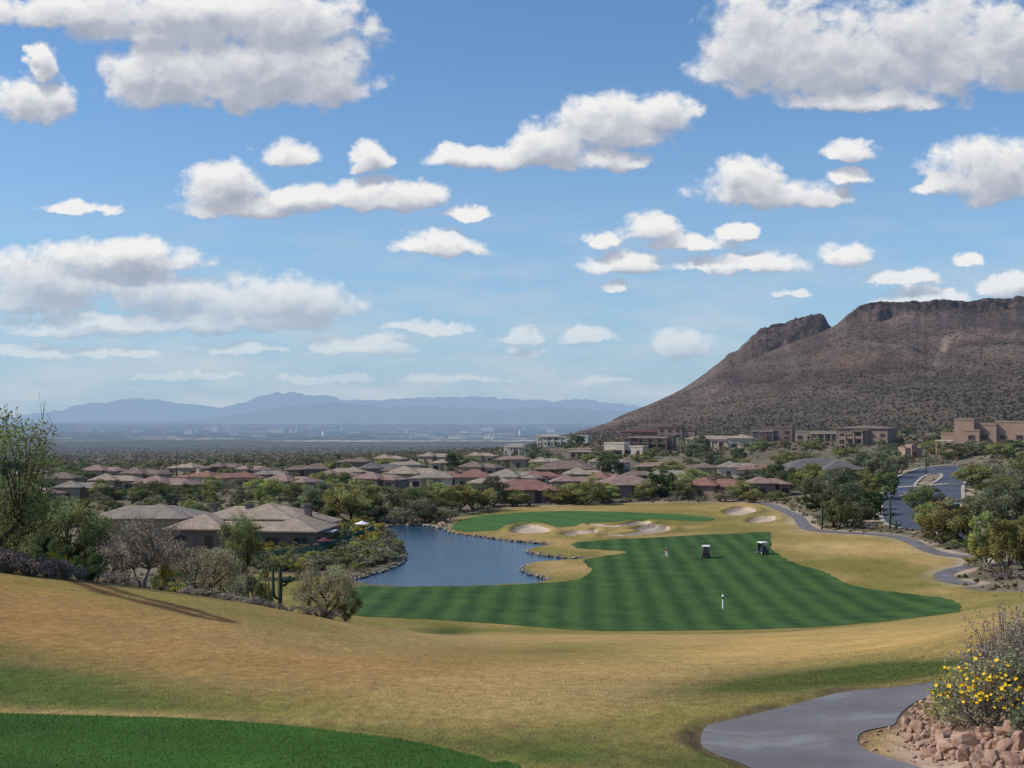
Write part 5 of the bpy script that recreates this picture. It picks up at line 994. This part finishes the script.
# ------------------------------------------------------------------ foreground: boulders and brittlebush at the right
def inpoly(px, py, P): return sdf(np.array(P, float), np.array([px]), np.array([py]), 400)[0] < 0
PILE = [(900,716),(925,698),(950,698),(970,715),(1000,722),(1040,735),(1060,820),(1000,800),(960,768),(925,755),(896,738)]
done = []; n = 0; tries = 0; big = []
WHERE = [('at the left tip of the rock pile by the path bend', 915), ('on the left half of the rock pile below the yellow flowers', 945), ('in the middle of the rock pile under the brittlebush', 980), ('at the right edge of the rock pile', 2000)]
cnts = {}
while n < 290 and tries < 12000:
    tries += 1; px, py = RNG.uniform(892, 1060), RNG.uniform(696, 815)
    if not inpoly(px, py, PILE): continue
    x, y = hit(px, py); s = RNG.choice([.10, .15, .21, .28], p=[.42, .33, .18, .07])*(1.0 if px > 930 else .7)
    if any((x-a)**2+(y-b)**2 < (.40*(s+c_))**2 for a, b, c_ in done): continue
    if sdf(NPATH, np.array([x]), np.array([y]), 5)[0] < s*.7+.05: continue
    w_ = next(k for k, (t, lim) in enumerate(WHERE) if px < lim); sz = 'large reddish boulder' if s > .24 else ('middle sized pinkish boulder' if s > .18 else 'small tan stone')
    rock(px, py, s*.98, sz+' '+WHERE[w_][0], flat=.95, lift=.28, xy=(x, y), group=sz+'s '+WHERE[w_][0]); done.append((x, y, s)); n += 1
for q in range(70):      # gravel at the toe
    px, py = RNG.uniform(862, 960), RNG.uniform(726, 770); x, y = hit(px, py)
    if sdf(NPATH, np.array([x]), np.array([y]), 5)[0] < .05: continue
    rock(0, 0, RNG.uniform(.03, .09), 'small loose stone on bare soil between the path and the boulders', xy=(x, y), name='loose_stone', group='loose stones at the toe of the rock pile')
def big_bush(name, px, D, h, wd, seed, leafmat, nleaf, lsize, label, flowers=0, twigs=150, barkm='bark_grey', tr=.009, dome=True, cat='bush', leafy=.9):
    rs = random.Random(seed); x, y = ptD(px, D); r = empty(name, (x, y, tz(x, y)-.03)); t = MB(); tips = []
    for i in range(twigs):
        az = rs.random()*6.283; el = math.acos(rs.uniform(.12, 1)); L_ = rs.uniform(.72, 1.05); e = Vector((math.cos(az)*math.sin(el)*wd/2, math.sin(az)*math.sin(el)*wd/2, math.cos(el)*h))*L_
        e.z = max(e.z, .12*h); b0_ = Vector((e.x*.12, e.y*.12, 0)); m1 = b0_.lerp(e, .5)+Vector((e.x*.1, e.y*.1, -.05*h))+rv(rs)*.04; t.tube([b0_, m1, e], [tr, tr*.75, tr*.35], 3, cap=False); tips.append(e)
        for q in range(4):
            s_ = m1.lerp(e, rs.random()); e2 = s_+(rv(rs)*.5+e.normalized()*.7)*.16*h; t.tube([s_, e2], [tr*.45, tr*.25], 3, cap=False); tips.append(e2)
    t.build('stem', barkm, r, False)
    cl = [(p, .085*h) for p in tips if rs.random() < leafy]; link('foliage', leaf_mesh('foliage', cl, nleaf, lsize, leafmat, rs, .9), r)
    if flowers:
        fm = MB(); n_ = 8
        V = [(0, 0, .004)]+[(.023*math.cos(6.283*k/n_)*(1 if k % 2 else .72), .023*math.sin(6.283*k/n_)*(1 if k % 2 else .72), .008) for k in range(n_)]; fm.add(V, [(0, 1+k, 1+(k+1) % n_) for k in range(n_)]); fme = fm.mesh('flower', 'petal_yellow'); k = 0
        order = sorted(tips, key=lambda p: p.y+rs.random()*.5*wd+p.x*.35); order = [p for p in order if p.z > .3*h]
        for p in order[:flowers]: o = link('flower', fme, r, p+Vector((rs.uniform(-.05, .05), rs.uniform(-.09, .02), rs.uniform(.02, .12)))); o.rotation_euler = (rs.uniform(.2, 1.2), rs.uniform(-.6, .6), rs.uniform(-1, 1)); s_ = rs.uniform(.8, 1.6); o.scale = (s_, s_, s_)
    tag(r, label, cat); return r
big_bush('brittlebush', 988, 16.6, 1.08, 1.25, 301, 'leaf_pale', 5200, .02, 'brittlebush covered in yellow flowers above the boulders', 95, 130)
big_bush('brittlebush', 962, 18.0, .85, .9, 302, 'leaf_lime', 3000, .02, 'smaller yellow flowering brittlebush at the left of the rock pile', 95, 90)
big_bush('brittlebush', 975, 17.3, .95, .8, 307, 'leaf_lime', 2600, .02, 'brittlebush with dense yellow bloom between its two flowering neighbours', 98, 90)
big_bush('twiggy_bush', 1012, 18.6, 1.5, 1.5, 303, 'leaf_purple', 4200, .022, 'tall dry purple grey twiggy bush behind the brittlebush', 0, 240, tr=.008, leafy=.7)
big_bush('twiggy_bush', 1040, 17.2, 1.55, 1.3, 304, 'leaf_dry', 3600, .022, 'dry straw coloured twiggy bush at the right edge behind the boulders', 0, 220, tr=.008, leafy=.7)
big_bush('sage_bush', 1019, 16.9, .95, .55, 305, 'leaf_blue', 2600, .028, 'small dark sage bush in front of the tall dry bush', 0, 60)
big_bush('sage_bush', 1028, 14.9, .42, .42, 306, 'leaf_blue', 1500, .026, 'little blue green cushion plant at the right edge among the boulders', 0, 40)
# ------------------------------------------------------------------ grass blades on the nearest turf (nobody could count it)
def blades(name, n, ulo, uhi, dlo, dhi, hgt, wid, mask, colf, seed):
    g = np.random.default_rng(seed); u = g.uniform(ulo, uhi, n); D = np.sqrt(g.uniform(dlo**2, dhi**2, n)); x, y = u*D, D; k = mask(x, y, g); x, y = x[k], y[k]; n = len(x)
    z = terrain(x, y); a = g.uniform(0, 6.283, n); h = hgt*g.uniform(.5, 1.35, n)*(1+y/70); w = wid*g.uniform(.6, 1.4, n)*(1+y/70); dx, dy = np.cos(a)*w, np.sin(a)*w; lx, ly = g.normal(0, .35, n)*h, g.normal(0, .35, n)*h
    V = np.stack([np.stack([x-dx, y-dy, z-.004], 1), np.stack([x+dx, y+dy, z-.004], 1), np.stack([x+lx, y+ly, z+h], 1)], 1).reshape(-1, 3)
    cl = np.repeat(colf(x, y, g), 3, 0); tag(link(name, mesh_np(name, V, np.arange(n*3).reshape(-1, 3), 'turf_blades', False, cl, 'tint')), kind='stuff')
thr = np.radians(th)
def gcol(x, y):
    i = np.clip(np.searchsorted(RR, np.hypot(x, y)), 0, NR-1); j = np.clip(np.searchsorted(thr, np.arctan2(x, y)), 0, NT-1); return col[i*NT+j]
teem = lambda x, y, g: (sdf(TEE, x, y, 5) < 0)
def teec(x, y, g): t = g.uniform(.9, 1.6, len(x))*(1+.45*fbm(x/1.2, y/2.0, 4, 6)); return np.stack([.03*t, .095*t, .010*t], 1)
blades('tee_grass', 110000, -.5, .1, 12.5, 21, .028, .005, teem, teec, 51)
def slm(x, y, g): return (sdf(TEE, x, y, 5) > 0) & (sdf(NPATH, x, y, 5) > .04) & ((fbm(x/3, y/3, 3, 7)+.4*g.random(len(x))) > -.1) & (g.random(len(x)) > (y-20)/26) & ~((x > 4.9*y/16) & (y < 21))
blades('rough_grass', 200000, -.46, .46, 15, 48, .017, .007, slm, lambda x, y, g: gcol(x, y)*g.uniform(1.1, 1.9, (len(x), 1)), 52)
# ------------------------------------------------------------------ labels of the many plants, told from the nearest landmark
LMK = [(h_[0], h_[1]+4, 'the '+h_[4].split(' with ')[0].split(' behind ')[0].split(' in the ')[0].split(' at the ')[0].split(' above ')[0].split(' half ')[0].split(' nearest')[0].split(' directly')[0].split(' on the ')[0].split(' touching')[0].split(' below')[0].split(' under')[0].split(' beyond')[0].split(' among')[0].split(' beside')[0].split(' right of')[0].split(' left of')[0].split(' between')[0]) for h_ in HOUSES]
for (px, py, t) in [(530, 528, 'the round left bunker'), (640, 523, 'the long bunkers'), (755, 514, 'the two right bunkers'), (945, 505, 'the red roofed shelter'), (925, 480, 'the island in the road'), (965, 567, 'the bend of the upper cart path'), (860, 534, 'the upper cart path'), (400, 552, 'the tip of the lakeside point'), (330, 545, 'the teal fence'), (425, 524, 'the far corner of the lake'), (282, 590, 'the saguaro on the crest'), (30, 575, 'the left end of the crest'), (145, 570, 'the bare branched mesquite')]:
    p = hit(px, py, 60); LMK.append((p[0], p[1], t))
seen = {}
for rec in PLANTS:
    r, key, x, y, h, lab, grp = rec
    if lab: continue
    k2 = KIND[key]; l = min(LMK, key=lambda q: (q[0]-x)**2+(q[1]-y)**2*.6); dx, dy = x-l[0], y-l[1]
    rel = ('just right of' if dx > 0 else 'just left of') if abs(dx) > abs(dy)*.7 else ('behind' if dy > 0 else 'in front of')
    sz = ('tall ' if h > 4.4 else ('low ' if h < 3.4 else '')) if k2[2] == 'tree' else ('big ' if h > 1.6 else ('small ' if h < 1.2 else ''))
    lb = ' '.join((sz+k2[0]+' '+rel+' '+l[2]).split()[:16]); seen.setdefault(lb, []).append(r); r['label'] = lb
for lb, rs_ in seen.items():
    if len(rs_) > 1:
        for r in rs_: r['group'] = lb.replace(' tree ', ' trees ').replace(' shrub ', ' shrubs ')
